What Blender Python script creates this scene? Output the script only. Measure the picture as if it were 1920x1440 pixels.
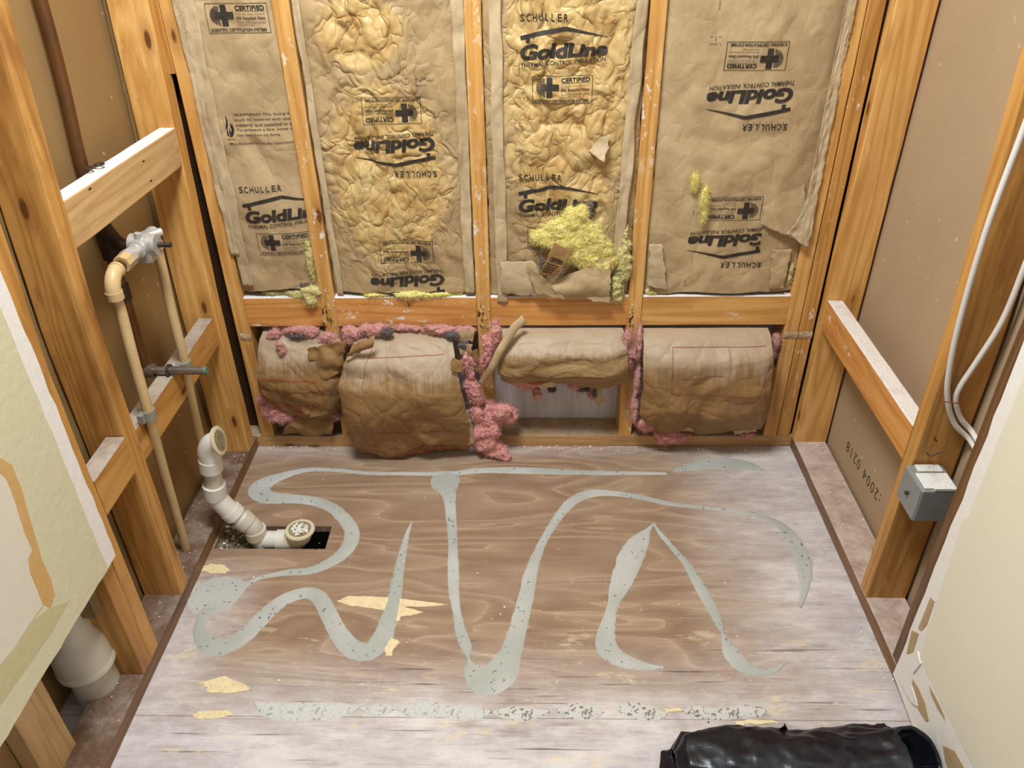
import bpy, bmesh, math, random
import numpy as np
from mathutils import Vector, Matrix

SC = bpy.context.scene
COL = SC.collection
for _o in list(bpy.data.objects):
    bpy.data.objects.remove(_o)

# ------------------------------------------------------------------ camera
F_PX = 1485.05
PITCH, YAW, ROLL = 0.5843, 0.02739, -0.01722
EYE = np.array([0.80944, -1.85752, 1.45028])


def _cam_axes():
    cp, sp = math.cos(PITCH), math.sin(PITCH)
    f = np.array([0, cp, -sp]); u = np.array([0, sp, cp]); r = np.array([1.0, 0, 0])
    cy, sy = math.cos(YAW), math.sin(YAW)
    Rz = np.array([[cy, -sy, 0], [sy, cy, 0], [0, 0, 1]])
    f, u, r = Rz @ f, Rz @ u, Rz @ r
    c, s = math.cos(ROLL), math.sin(ROLL)
    return c * r + s * u, -s * r + c * u, f


AX_R, AX_U, AX_F = _cam_axes()
cam_d = bpy.data.cameras.new('camera')
cam_d.sensor_width = 36.0
cam_d.lens = F_PX / 1920 * 36.0
cam_d.clip_start = 0.02
cam = bpy.data.objects.new('camera', cam_d)
COL.objects.link(cam)
_m = Matrix.Identity(4)
for _i in range(3):
    _m[_i][0], _m[_i][1], _m[_i][2], _m[_i][3] = AX_R[_i], AX_U[_i], -AX_F[_i], EYE[_i]
cam.matrix_world = _m
SC.camera = cam


def hit(px, py, ax, val):
    """point of the plane (axis ax = val) seen at a photograph pixel"""
    d = AX_F + (px - 960) / F_PX * AX_R - (py - 720) / F_PX * AX_U
    t = (val - EYE[ax]) / d[ax]
    return EYE + t * d


def on_floor(px, py, z=0.0): return hit(px, py, 2, z)
def on_back(px, py, y=0.0): return hit(px, py, 1, y)
def on_side(px, py, x): return hit(px, py, 0, x)


# ------------------------------------------------------------------ light, exposure
SC.view_settings.view_transform = 'Standard'
SC.view_settings.look = 'None'
SC.view_settings.gamma = 1.0
SC.view_settings.use_curve_mapping = False
SC.view_settings.exposure = 0.0
world = bpy.data.worlds.new('world')
SC.world = world
world.use_nodes = True
world.node_tree.nodes['Background'].inputs[0].default_value = (0.93, 0.97, 1.0, 1)
world.node_tree.nodes['Background'].inputs[1].default_value = 0.25


def area_light(name, loc, size, power, target, col):
    d = bpy.data.lights.new(name, 'AREA')
    d.shape = 'RECTANGLE'; d.size, d.size_y = size
    d.energy = power; d.color = col
    o = bpy.data.objects.new(name, d); COL.objects.link(o)
    o.location = loc
    v = Vector(target) - Vector(loc)
    o.rotation_euler = v.to_track_quat('-Z', 'Y').to_euler()
    return o


area_light('ceiling_light', (0.55, -0.88, 2.42), (0.50, 0.35), 50, (0.76, -0.45, 0.2), (0.94, 0.975, 1.0))

# ------------------------------------------------------------------ helpers: colour and nodes
def C(r, g, b):
    def f(v):
        v /= 255.0
        return v / 12.92 if v <= 0.04045 else ((v + 0.055) / 1.055) ** 2.4
    return (f(r), f(g), f(b), 1.0)


class NT:
    def __init__(s, name):
        s.mat = bpy.data.materials.new(name); s.mat.use_nodes = True
        s.t = s.mat.node_tree; s.t.nodes.clear()
        s.out = s.t.nodes.new('ShaderNodeOutputMaterial')
        s.b = s.t.nodes.new('ShaderNodeBsdfPrincipled')
        s.l(s.b.outputs[0], s.out.inputs[0])

    def l(s, a, b): s.t.links.new(a, b)

    def put(s, node, key, v):
        i = node.inputs[key]
        if hasattr(v, 'is_linked'): s.l(v, i)
        else: i.default_value = v

    def n(s, typ, ins=None, out=0, **props):
        nd = s.t.nodes.new(typ)
        for k, v in props.items(): setattr(nd, k, v)
        for k, v in (ins or {}).items(): s.put(nd, k, v)
        return nd.outputs[out]

    def math(s, op, a, b=0.0, c=0.0, clamp=False):
        nd = s.t.nodes.new('ShaderNodeMath'); nd.operation = op; nd.use_clamp = clamp
        s.put(nd, 0, a); s.put(nd, 1, b); s.put(nd, 2, c)
        return nd.outputs[0]

    def mix(s, fac, a, b, mode='MIX'):
        nd = s.t.nodes.new('ShaderNodeMix'); nd.data_type = 'RGBA'; nd.blend_type = mode
        s.put(nd, 0, fac); s.put(nd, 6, a); s.put(nd, 7, b)
        return nd.outputs[2]

    def rng(s, v, a, b, c=0.0, d=1.0, smooth=True):
        nd = s.t.nodes.new('ShaderNodeMapRange'); nd.interpolation_type = 'SMOOTHSTEP' if smooth else 'LINEAR'
        s.put(nd, 0, v); s.put(nd, 1, a); s.put(nd, 2, b); s.put(nd, 3, c); s.put(nd, 4, d)
        return nd.outputs[0]

    def ramp(s, v, stops):
        nd = s.t.nodes.new('ShaderNodeValToRGB')
        e = nd.color_ramp.elements
        while len(e) < len(stops): e.new(0.5)
        for k, (p, c) in enumerate(stops):
            e[k].position = p; e[k].color = c
        s.put(nd, 0, v)
        return nd.outputs[0]

    def coord(s, scale=(1, 1, 1), rand=0.0, which='Object', base=None):
        tc = base if base is not None else s.n('ShaderNodeTexCoord', out=3 if which == 'Object' else 0)
        if rand:
            r = s.n('ShaderNodeObjectInfo', out=5)
            off = s.n('ShaderNodeVectorMath', {0: (rand, rand * 0.7, rand * 1.3), 3: r}, operation='SCALE')
            tc = s.n('ShaderNodeVectorMath', {0: tc, 1: off}, operation='ADD')
        return s.n('ShaderNodeVectorMath', {0: tc, 1: scale}, operation='MULTIPLY')

    def noise(s, vec, scale, detail=4.0, rough=0.55, dist=0.0, out=0):
        return s.n('ShaderNodeTexNoise', {'Vector': vec, 'Scale': scale, 'Detail': detail, 'Roughness': rough, 'Distortion': dist}, out=out)

    def fin(s, col, rough=0.6, bump=None, bstr=0.2, bdist=0.002, spec=0.4, **kw):
        s.put(s.b, 'Base Color', col); s.put(s.b, 'Roughness', rough)
        s.put(s.b, 'Specular IOR Level', spec)
        for k, v in kw.items(): s.put(s.b, k, v)
        if bump is not None:
            nb = s.n('ShaderNodeBump', {'Strength': bstr, 'Distance': bdist, 'Height': bump})
            s.l(nb, s.b.inputs['Normal'])
        return s.mat


_wood = {}
FAM = {   # dark, mid, light
    'orange': (C(166, 112, 52), C(214, 160, 88), C(238, 198, 130)),
    'amber': (C(138, 90, 40), C(192, 138, 70), C(218, 170, 100)),
    'block': (C(164, 98, 44), C(214, 150, 80), C(232, 178, 110)),
    'pale': (C(160, 122, 74), C(206, 168, 116), C(222, 188, 140)),
    'brown': (C(90, 62, 38), C(128, 92, 60), C(150, 114, 80)),
    'plate': (C(146, 108, 66), C(196, 152, 100), C(214, 176, 128)),
    'grey': (C(92, 74, 46), C(136, 110, 70), C(158, 134, 94)),
    'rust': (C(66, 42, 26), C(110, 76, 46), C(138, 102, 66)),
}


def wood(fam, axis, fleck=0.0, dirt=0.35):
    key = (fam, axis, fleck, dirt)
    if key in _wood: return _wood[key]
    dk, md, lt = FAM[fam]
    m = NT('wood_%s_%s' % (fam, axis))
    a = 'xyz'.index(axis)

    def sc(al, ac):
        v = [ac] * 3; v[a] = al
        return tuple(v)
    rings = m.noise(m.coord(sc(0.35, 5.5), 40), 2.4, 2, 0.5, 0.4)
    rings = m.math('FRACT', m.math('MULTIPLY', rings, 7.5))
    rings = m.math('PINGPONG', rings, 0.5)
    fine = m.noise(m.coord(sc(5, 220), 40), 1.0, 3, 0.6)
    blot = m.noise(m.coord(sc(2.0, 6.0), 40), 1.6, 3, 0.6)
    t = m.math('ADD', m.math('MULTIPLY', rings, 0.75), m.math('MULTIPLY', fine, 0.5))
    col = m.ramp(t, [(0.15, dk), (0.42, md), (0.8, lt)])
    col = m.mix(0.38, col, md)
    col = m.mix(m.rng(blot, 0.47, 0.72, 0, dirt), col, dk)
    scuff = m.noise(m.coord(sc(3.0, 14.0), 31), 2.2, 5, 0.72)
    col = m.mix(m.rng(scuff, 0.58, 0.72, 0, 0.5), col, lt)
    col = m.mix(m.rng(scuff, 0.40, 0.30, 0, 0.45), col, dk)
    # knots
    vn = m.t.nodes.new('ShaderNodeTexVoronoi')
    m.l(m.coord(sc(5.0, 15.0), 40), vn.inputs['Vector']); vn.inputs['Scale'].default_value = 1.0
    keep = m.math('GREATER_THAN', m.n('ShaderNodeSeparateColor', {0: vn.outputs['Color']}), 0.62)
    d = vn.outputs['Distance']
    halo = m.math('MULTIPLY', m.rng(d, 0.12, 0.33, 0.5, 0.0), keep)
    core = m.math('MULTIPLY', m.rng(d, 0.07, 0.13, 0.9, 0.0), keep)
    col = m.mix(halo, col, dk)
    col = m.mix(core, col, C(92, 48, 18))
    # nail holes
    v2 = m.t.nodes.new('ShaderNodeTexVoronoi')
    m.l(m.coord(sc(9.0, 26.0), 33), v2.inputs['Vector']); v2.inputs['Scale'].default_value = 1.0
    k2 = m.math('GREATER_THAN', m.n('ShaderNodeSeparateColor', {0: v2.outputs['Color']}), 0.8)
    hole = m.math('MULTIPLY', m.math('LESS_THAN', v2.outputs['Distance'], 0.055), k2)
    col = m.mix(hole, col, C(38, 22, 12))
    if fleck:
        f1 = m.noise(m.coord(sc(16, 34), 40), 1.6, 6, 0.75)
        f2 = m.noise(m.coord((3, 3, 3), 25), 1.3, 1, 0.5)
        fl = m.math('MULTIPLY', m.rng(f1, 0.60 - 0.04 * fleck, 0.64 - 0.04 * fleck), m.rng(f2, 0.52 - 0.14 * fleck, 0.62))
        col = m.mix(m.math('MULTIPLY', fl, 0.9), col, C(236, 228, 214))
    h = m.math('ADD', m.math('MULTIPLY', fine, 0.6), m.math('MULTIPLY', rings, 0.4))
    _wood[key] = m.fin(col, 0.48, h, 0.25, 0.0012, 0.4)
    return _wood[key]


def mat_dust(name, base, pale_tone, cover, speck=0.5):
    m = NT(name)
    n1 = m.noise(m.coord((1, 1, 1), 9), 14, 6, 0.7)
    n2 = m.noise(m.coord((1, 1, 1), 9), 260, 3, 0.7)
    f = m.rng(n1, 0.52 - cover * 0.5, 0.98 - cover * 0.5)
    col = m.mix(f, base, pale_tone)
    col = m.mix(m.math('MULTIPLY', m.rng(n2, 0.60, 0.66), speck), col, m.mix(0.6, base, C(60, 48, 38)))
    return m.fin(col, 0.9, n2, 0.4, 0.0015, 0.2)


DUST_WHITE = mat_dust('white_plaster_dust', C(176, 150, 120), C(232, 226, 220), 0.95, 0.25)
DUST_SPECK = mat_dust('speckled_plaster_dust', C(170, 140, 108), C(226, 218, 208), 0.95, 0.9)
DUST_GREY = mat_dust('grey_dust', C(120, 92, 66), C(178, 164, 148), 0.75, 0.5)
DUST_PINK = mat_dust('plate_dust', C(156, 126, 104), C(204, 186, 174), 0.62, 0.4)
DUST_BROWN = mat_dust('brown_plate_dust', C(104, 78, 58), C(164, 146, 132), 0.34, 0.4)
DUST_TAN = mat_dust('tan_plate_dust', C(160, 128, 92), C(186, 166, 142), 0.5, 0.5)


def mat_kraft(name, col, stain=0.0, glossy=0.55, crs=8.0, crb=0.28, pale_tone=None):
    m = NT(name)
    fib = m.noise(m.coord((1, 1, 1)), 420, 3, 0.7)
    mot = m.noise(m.coord((1, 1, 1), 5), 9, 5, 0.65)
    c = m.mix(m.rng(mot, 0.35, 0.7, 0.0, 0.55), col, m.mix(0.72, col, C(120, 88, 50)))
    c = m.mix(m.math('MULTIPLY', m.rng(fib, 0.45, 0.7), 0.12), c, C(214, 190, 150))
    if stain:
        at = m.n('ShaderNodeAttribute', attribute_name='stain', out=2)
        sn = m.noise(m.coord((1, 1, 1), 5), 26, 4, 0.6)
        f = m.rng(m.math('ADD', at, m.math('MULTIPLY', m.math('SUBTRACT', sn, 0.5), 0.7)), 0.35, 0.6, 0, stain)
        c = m.mix(f, c, m.ramp(sn, [(0.3, C(176, 134, 74)), (0.55, C(204, 172, 112)), (0.75, C(222, 198, 142))]))
    if pale_tone:  # paler colour mixed in by vertex attribute
        at2 = m.n('ShaderNodeAttribute', attribute_name='pale_tone', out=2)
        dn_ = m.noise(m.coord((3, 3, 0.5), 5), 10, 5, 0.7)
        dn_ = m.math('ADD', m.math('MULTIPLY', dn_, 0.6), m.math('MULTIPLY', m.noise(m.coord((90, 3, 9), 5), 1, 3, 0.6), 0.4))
        c = m.mix(m.rng(m.math('ADD', at2, m.math('MULTIPLY', m.math('SUBTRACT', dn_, 0.5), 1.3)), 0.3, 0.75, 0, 0.85), c, pale_tone)
    warp = m.noise(m.coord((1, 1, 1), 5), 9, 2, 0.5, out=1)
    wv = m.n('ShaderNodeVectorMath', {0: m.coord((1, 1, 0.75), 5), 1: m.n('ShaderNodeVectorMath', {0: warp, 3: 0.09}, operation='SCALE')}, operation='ADD')
    c1 = m.math('POWER', m.math('ABSOLUTE', m.math('SUBTRACT', m.noise(wv, crs, 2, 0.45), 0.5)), 0.6)
    c2 = m.math('POWER', m.math('ABSOLUTE', m.math('SUBTRACT', m.noise(wv, crs * 2.3, 1, 0.45), 0.5)), 0.6)
    h = m.math('ADD', m.math('MULTIPLY', c1, 1.0), m.math('MULTIPLY', c2, 0.45))
    if stain: h = m.math('MULTIPLY', h, m.rng(at, 0.0, 0.5, 0.3, 1.0))
    h = m.math('ADD', h, m.math('MULTIPLY', fib, 0.03))
    return m.fin(c, glossy, h, crb, 0.02, 0.35)


KRAFT = mat_kraft('kraft_paper', C(190, 164, 124))
KRAFT_STAIN = mat_kraft('glue_stained_kraft_paper', C(188, 160, 118), 0.85, 0.42, 15.0, 0.85)
KRAFT_PALE = mat_kraft('pale_kraft_paper', C(200, 178, 142))
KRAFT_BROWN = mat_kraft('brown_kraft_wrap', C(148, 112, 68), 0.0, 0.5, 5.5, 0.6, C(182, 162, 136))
KRAFT_TAN = mat_kraft('tan_kraft_wrap', C(154, 122, 80), 0.0, 0.5, 5.5, 0.65, C(184, 166, 140))


def mat_plain(name, col, rough=0.6, spec=0.4, metal=0.0, vary=0.12, vscale=30, bstr=0.1, other=None):
    m = NT(name)
    n = m.noise(m.coord((1, 1, 1), 5), vscale, 5, 0.65)
    c = m.mix(m.rng(n, 0.35, 0.75, 0, vary), col, other or tuple(list(x * 0.45 for x in col[:3]) + [1]))
    return m.fin(c, rough, n, bstr, 0.002, spec, Metallic=metal)


INK = mat_plain('black_ink', C(52, 47, 44), 0.6, 0.2, vary=0.35, vscale=60, other=C(96, 84, 66))
RED_INK = mat_plain('faded_red_ink', C(160, 84, 60), 0.7, 0.2, vary=0.5, vscale=40, other=C(160, 116, 78))


def mat_fiber(name, a, b, dark):
    m = NT(name)
    n1 = m.noise(m.coord((1, 1, 2.4), 3), 34, 6, 0.75, 1.6)
    n2 = m.noise(m.coord((1, 1, 1.6), 3), 420, 4, 0.8, 0.8)
    c = m.mix(m.rng(n1, 0.35, 0.68), a, b)
    c = m.mix(m.rng(n1, 0.66, 0.8, 0, 0.5), c, dark)
    h = m.math('ADD', n1, m.math('MULTIPLY', n2, 0.7))
    return m.fin(c, 0.95, h, 0.55, 0.003, 0.05, **{'Sheen Weight': 0.3})


PINK = mat_fiber('pink_fiberglass', C(216, 140, 134), C(234, 178, 168), C(176, 98, 98))
PINK_DUSTY = mat_fiber('dusty_pink_fiberglass', C(196, 130, 122), C(216, 166, 154), C(116, 80, 78))
YELLOW = mat_fiber('yellow_fiberglass', C(230, 212, 110), C(242, 232, 160), C(206, 186, 92))
YELLOW_GREY = mat_fiber('dirty_yellow_fiberglass', C(196, 180, 104), C(222, 212, 156), C(130, 116, 74))
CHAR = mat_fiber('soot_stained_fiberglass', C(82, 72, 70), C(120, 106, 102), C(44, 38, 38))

PVC = mat_plain('white_pvc', C(222, 218, 206), 0.32, 0.5, vary=0.18, vscale=16, bstr=0.03, other=C(190, 178, 152))
PVC_YELLOW = mat_plain('yellowed_pvc', C(214, 202, 172), 0.35, 0.5, vary=0.25, vscale=16, bstr=0.03, other=C(176, 158, 118))
PVC_DRAIN = mat_plain('off_white_pvc', C(206, 198, 180), 0.34, 0.5, vary=0.2, vscale=12, bstr=0.03, other=C(170, 158, 134))
PVC_DIRTY = mat_plain('grimy_drain_bore', C(150, 136, 104), 0.6, 0.3, vary=0.7, vscale=70, other=C(84, 72, 50))
CPVC = mat_plain('cream_cpvc', C(206, 176, 126), 0.42, 0.45, vary=0.3, vscale=22, bstr=0.03, other=C(176, 140, 88))
COPPER = mat_plain('dull_copper', C(112, 74, 40), 0.5, 0.5, metal=0.55, vary=0.6, vscale=18, other=C(64, 48, 34))
COPPER_DARK = mat_plain('blackened_copper', C(58, 46, 36), 0.55, 0.4, metal=0.4, vary=0.5, vscale=20, other=C(84, 62, 40))
BRASS = mat_plain('plaster_smeared_valve_metal', C(206, 203, 198), 0.42, 0.5, metal=0.45, vary=0.55, vscale=55, bstr=0.3, other=C(110, 102, 94))
PIPE_METAL = mat_plain('worn_pipe_metal', C(150, 138, 126), 0.4, 0.5, metal=0.75, vary=0.5, vscale=40, other=C(80, 62, 50))
GREEN_TIP = mat_plain('verdigris', C(108, 138, 116), 0.55, 0.4, metal=0.3, vary=0.4, vscale=60)
CLIP_GREY = mat_plain('grey_plastic', C(142, 136, 124), 0.5, 0.4)
BOX_GREY = mat_plain('galvanized_grey', C(150, 152, 150), 0.5, 0.45, metal=0.25, vary=0.25, vscale=20, bstr=0.05)
CABLE = mat_plain('white_cable_sheath', C(222, 214, 204), 0.45, 0.4, vary=0.1, bstr=0.02)
STEEL = mat_plain('dark_steel', C(90, 82, 76), 0.45, 0.5, metal=0.8)
WIRE = mat_plain('copper_wire', C(170, 110, 66), 0.4, 0.5, metal=0.8)


def mat_gyp(name, col):
    m = NT(name)
    n1 = m.noise(m.coord((1, 1, 1), 3), 3.5, 5, 0.6)
    n2 = m.noise(m.coord((1, 1, 1), 3), 170, 3, 0.7)
    n3 = m.noise(m.coord((1, 1, 1), 3), 36, 2, 0.5)
    c = m.mix(m.rng(n1, 0.35, 0.7, 0, 0.3), col, tuple([x * 0.72 for x in col[:3]] + [1]))
    c = m.mix(m.rng(n3, 0.72, 0.76, 0, 0.6), c, C(214, 198, 174))
    return m.fin(c, 0.85, n2, 0.15, 0.001, 0.2)


GYP_L = mat_gyp('tan_gypsum_back_paper', C(154, 122, 78))  # base darkened to hold the shade of the left wall bays
GYP_R = mat_gyp('greyish_tan_gypsum_back_paper', C(178, 153, 122))


def mat_paint(name, col, scale=60, bstr=0.35):
    m = NT(name)
    n1 = m.noise(m.coord((1, 1, 1), 3), scale, 3, 0.5)
    n2 = m.noise(m.coord((1, 1, 1), 3), 2.4, 4, 0.6)
    c = m.mix(m.rng(n2, 0.35, 0.7, 0, 0.12), col, C(200, 190, 156))
    return m.fin(c, 0.55, n1, bstr, 0.003, 0.35)


PAINT_L = mat_paint('yellow_cream_paint', C(216, 210, 176))
PAINT_R = mat_paint('pale_cream_paint', C(232, 226, 204), 40, 0.15)
SKIM = mat_plain('white_joint_compound', C(226, 218, 200), 0.8, 0.25, vary=0.08, bstr=0.15)
CUT_WHITE = mat_plain('raw_white_gypsum', C(238, 234, 228), 0.85, 0.2, vary=0.16, vscale=60, bstr=0.4, other=C(204, 194, 180))
TORN_TAN = mat_plain('torn_brown_face_paper', C(206, 164, 104), 0.8, 0.2, vary=0.4, vscale=30, other=C(224, 190, 136))
TORN_DULL = mat_plain('torn_tan_face_paper', C(186, 162, 126), 0.85, 0.2, vary=0.5, vscale=40, other=C(160, 130, 92))
GAP = mat_plain('gap_shade_filler', C(70, 48, 30), 0.9, 0.1)  # dark colour standing in for the shade inside the corner gaps
SOIL = mat_plain('dark_crawlspace_soil', C(52, 44, 36), 0.95, 0.1, vary=0.5)
CRUMB = mat_plain('plaster_crumb', C(236, 232, 224), 0.9, 0.2, vary=0.2)
RUBBLE = mat_plain('grey_rubble', C(140, 124, 104), 0.95, 0.15, vary=0.8, vscale=60, bstr=0.6, other=C(64, 54, 44))
VENEER = mat_plain('torn_light_veneer', C(234, 216, 172), 0.7, 0.3, vary=0.5, vscale=90, other=C(196, 166, 118))
SPLINT_DK = mat_plain('grey_splinter', C(146, 124, 104), 0.8, 0.2, vary=0.6, vscale=120)

SMEAR = mat_plain('brown_plaster_smear', C(170, 136, 94), 0.7, 0.3, vary=0.8, vscale=120, bstr=0.5, other=C(214, 202, 180))

m = NT('grey_thinset_mortar')
_a = m.noise(m.coord((1, 1, 1)), 320, 3, 0.7)
_b = m.noise(m.coord((1, 1, 1)), 90, 2, 0.6)
_c = m.noise(m.coord((1, 1, 1), 5), 5, 2, 0.6)
_col = m.mix(m.rng(_c, 0.35, 0.7), C(172, 174, 165), C(192, 191, 185))
_col = m.mix(m.rng(_a, 0.5, 0.72, 0, 0.35), _col, C(140, 136, 126))
_col = m.mix(m.rng(_b, 0.66, 0.70, 0, 0.75), _col, C(84, 78, 72))
MORTAR = m.fin(_col, 0.9, m.math('SUBTRACT', m.math('MULTIPLY', _a, 0.4), m.rng(_b, 0.64, 0.7)), 0.6, 0.0015, 0.2)

m = NT('pocked_pale_mortar')
_b = m.noise(m.coord((1, 1, 1)), 150, 2, 0.6)
_a = m.noise(m.coord((1, 1, 1)), 420, 2, 0.6)
_col = m.mix(m.rng(_b, 0.57, 0.62, 0, 0.85), C(204, 200, 194), C(112, 100, 92))
MORTAR_POCK = m.fin(_col, 0.9, m.math('SUBTRACT', _a, m.rng(_b, 0.57, 0.62)), 0.6, 0.0015, 0.2)

m = NT('black_plastic')
_n = m.noise(m.coord((1, 1, 1)), 22, 4, 0.6)
BLACK_PL = m.fin(m.mix(m.rng(_n, 0.45, 0.8, 0, 0.5), C(14, 17, 25), C(38, 42, 54)), 0.33, _n, 0.25, 0.006, 0.5)

m = NT('pale_mortar')
_b = m.noise(m.coord((1, 1, 1)), 110, 2, 0.6)
_a = m.noise(m.coord((1, 1, 1)), 420, 2, 0.6)
_col = m.mix(m.rng(_b, 0.62, 0.66, 0, 0.6), m.mix(m.rng(_a, 0.45, 0.7), C(208, 207, 202), C(180, 178, 172)), C(136, 128, 120))
MORTAR_PALE = m.fin(_col, 0.9, m.math('SUBTRACT', _a, m.rng(_b, 0.60, 0.65)), 0.6, 0.0015, 0.2)

# plywood: rotary-cut figure, whitened by plaster dust towards the front and the sides
m = NT('dusty_plywood')
P = m.coord((1, 1, 1))
sx = m.t.nodes.new('ShaderNodeSeparateXYZ'); m.l(P, sx.inputs[0]); X, Y = sx.outputs[0], sx.outputs[1]
fg = m.noise(m.coord((1.0, 5.0, 1)), 1.4, 2.2, 0.45, 0.7)
bands = m.math('FRACT', m.math('MULTIPLY', fg, 8.5))
streak = m.noise(m.coord((4, 150, 1)), 1.0, 4, 0.65)
fig = m.math('ADD', bands, m.math('MULTIPLY', m.math('SUBTRACT', streak, 0.5), 0.7))
wcol = m.ramp(fig, [(0.0, C(178, 152, 122)), (0.08, C(164, 137, 110)), (0.4, C(150, 121, 96)), (0.75, C(138, 110, 86)), (1.0, C(156, 128, 102))])
big = m.noise(m.coord((1.6, 3.0, 1)), 1.6, 4, 0.6)
wcol = m.mix(m.rng(big, 0.42, 0.7, 0, 0.5), wcol, C(168, 146, 120))
dn = m.noise(m.coord((2.2, 6, 1)), 2.0, 6, 0.7)
dn2 = m.noise(m.coord((9, 70, 1)), 1.0, 6, 0.8)
dn3 = m.noise(m.coord((1, 1, 1)), 26, 6, 0.75, 0.8)
dn4 = m.noise(m.coord((14, 260, 1)), 1.0, 3, 0.6)
dnn = m.math('ADD', m.math('MULTIPLY', m.math('SUBTRACT', dn, 0.5), 0.8), m.math('MULTIPLY', m.math('SUBTRACT', dn2, 0.5), 1.0))
dnn = m.math('ADD', dnn, m.math('ADD', m.math('MULTIPLY', m.math('SUBTRACT', dn3, 0.5), 0.55), m.math('MULTIPLY', m.math('SUBTRACT', dn4, 0.5), 0.45)))
front = m.rng(Y, -0.66, -1.0, 0, 1.0)
right = m.rng(X, 1.12, 1.52, 0, 0.9)
left = m.rng(X, 0.22, 0.04, 0, 0.75)
left = m.math('MULTIPLY', left, m.rng(Y, -0.42, -0.58))
backr = m.rng(Y, -0.09, 0.0, 0, 0.35)
amt = m.math('MAXIMUM', m.math('MAXIMUM', front, right), m.math('MAXIMUM', left, backr))
pale_tone = m.math('ADD', amt, m.math('MULTIPLY', dnn, m.math('ADD', m.math('MULTIPLY', amt, 1.1), 0.25)), clamp=True)
pale_tone = m.math('MULTIPLY', pale_tone, 0.86)
dcol = m.mix(m.rng(dn, 0.4, 0.65), C(202, 196, 198), C(226, 220, 218))
dcol = m.mix(m.rng(dn3, 0.56, 0.72, 0, 0.55), dcol, C(236, 232, 230))
fcol = m.mix(pale_tone, wcol, dcol)
# scuffs and dark grain cracks
ck = m.noise(m.coord((3.2, 110, 1)), 1.0, 3, 0.55)
fcol = m.mix(m.math('MULTIPLY', m.rng(ck, 0.62, 0.70), m.rng(Y, -0.58, -0.76, 0.12, 0.75)), fcol, C(92, 78, 74))
st = m.noise(m.coord((7, 18, 1)), 1.0, 4, 0.7)
fcol = m.mix(m.math('MULTIPLY', m.rng(st, 0.58, 0.66), m.rng(Y, -0.55, -0.8, 0.05, 0.6)), fcol, C(226, 206, 170))
dkp = m.noise(m.coord((2.6, 9, 1), 0), 1.3, 4, 0.65)
fcol = m.mix(m.math('MULTIPLY', m.rng(dkp, 0.58, 0.70), m.rng(Y, -0.5, -0.75, 0.1, 0.55)), fcol, C(134, 116, 106))
scr = m.noise(m.coord((60, 4, 1)), 1.0, 3, 0.6, 2.0)
fcol = m.mix(m.rng(scr, 0.70, 0.74, 0, 0.35), fcol, C(206, 196, 184))
seam = m.math('MULTIPLY', m.math('LESS_THAN', m.math('ABSOLUTE', m.math('ADD', Y, 0.893)), 0.0011), 0.6)
fcol = m.mix(seam, fcol, C(110, 96, 84))
vd = m.t.nodes.new('ShaderNodeTexVoronoi'); m.l(m.coord((11, 11, 1)), vd.inputs['Vector'])
vd.inputs['Scale'].default_value = 1.0
spot = m.math('MULTIPLY', m.math('LESS_THAN', vd.outputs['Distance'], 0.035),
              m.math('GREATER_THAN', m.n('ShaderNodeSeparateColor', {0: vd.outputs['Color']}), 0.6))
fcol = m.mix(spot, fcol, C(70, 58, 52))
PLY = m.fin(fcol, 0.62, m.math('ADD', streak, m.math('MULTIPLY', bands, 0.3)), 0.2, 0.001, 0.35)

m = NT('white_sheathing_board')
_n = m.noise(m.coord((60, 8, 8)), 1.0, 4, 0.6)
_r = m.n('ShaderNodeTexWave', {'Vector': m.coord((1, 1, 1)), 'Scale': 45.0, 'Distortion': 2.0, 'Detail': 2.0}, out=1)
SHEATH = m.fin(m.mix(m.rng(_n, 0.4, 0.7, 0, 0.5), C(226, 220, 224), C(186, 178, 180)), 0.7, _r, 0.15, 0.001, 0.3)

# ------------------------------------------------------------------ helpers: numpy noise and meshes
_rs = np.random.RandomState(7)
_perm = np.concatenate([_rs.permutation(256)] * 3)
_grad = _rs.normal(size=(256, 3)); _grad /= np.linalg.norm(_grad, axis=1)[:, None]


def pn(x, y, z=0.0):
    x, y, z = np.broadcast_arrays(np.asarray(x, float), np.asarray(y, float), np.asarray(z, float))
    xi, yi, zi = np.floor(x).astype(int), np.floor(y).astype(int), np.floor(z).astype(int)
    xf, yf, zf = x - xi, y - yi, z - zi
    fade = lambda t: t * t * t * (t * (t * 6 - 15) + 10)
    u, v, w = fade(xf), fade(yf), fade(zf)
    r = 0
    for i in (0, 1):
        for j in (0, 1):
            for k in (0, 1):
                h = _perm[_perm[_perm[(xi + i) & 255] + ((yi + j) & 255)] + ((zi + k) & 255)]
                g = _grad[h]
                d = g[..., 0] * (xf - i) + g[..., 1] * (yf - j) + g[..., 2] * (zf - k)
                r = r + d * (u if i else 1 - u) * (v if j else 1 - v) * (w if k else 1 - w)
    return r * 1.6


def fbm(x, y, z=0.0, o=4, rough=0.5):
    r, a = 0, 1.0
    for k in range(o):
        r = r + a * pn(x * 2 ** k + 13 * k, y * 2 ** k - 7 * k, z * 2 ** k + 3 * k); a *= rough
    return r


def ridge(x, y, z=0.0, o=3, rough=0.5):
    r, a = 0, 1.0
    for k in range(o):
        r = r + a * (1 - 2.2 * np.abs(pn(x * 2 ** k + 13 * k, y * 2 ** k - 7 * k, z * 2 ** k))); a *= rough
    return r


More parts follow.
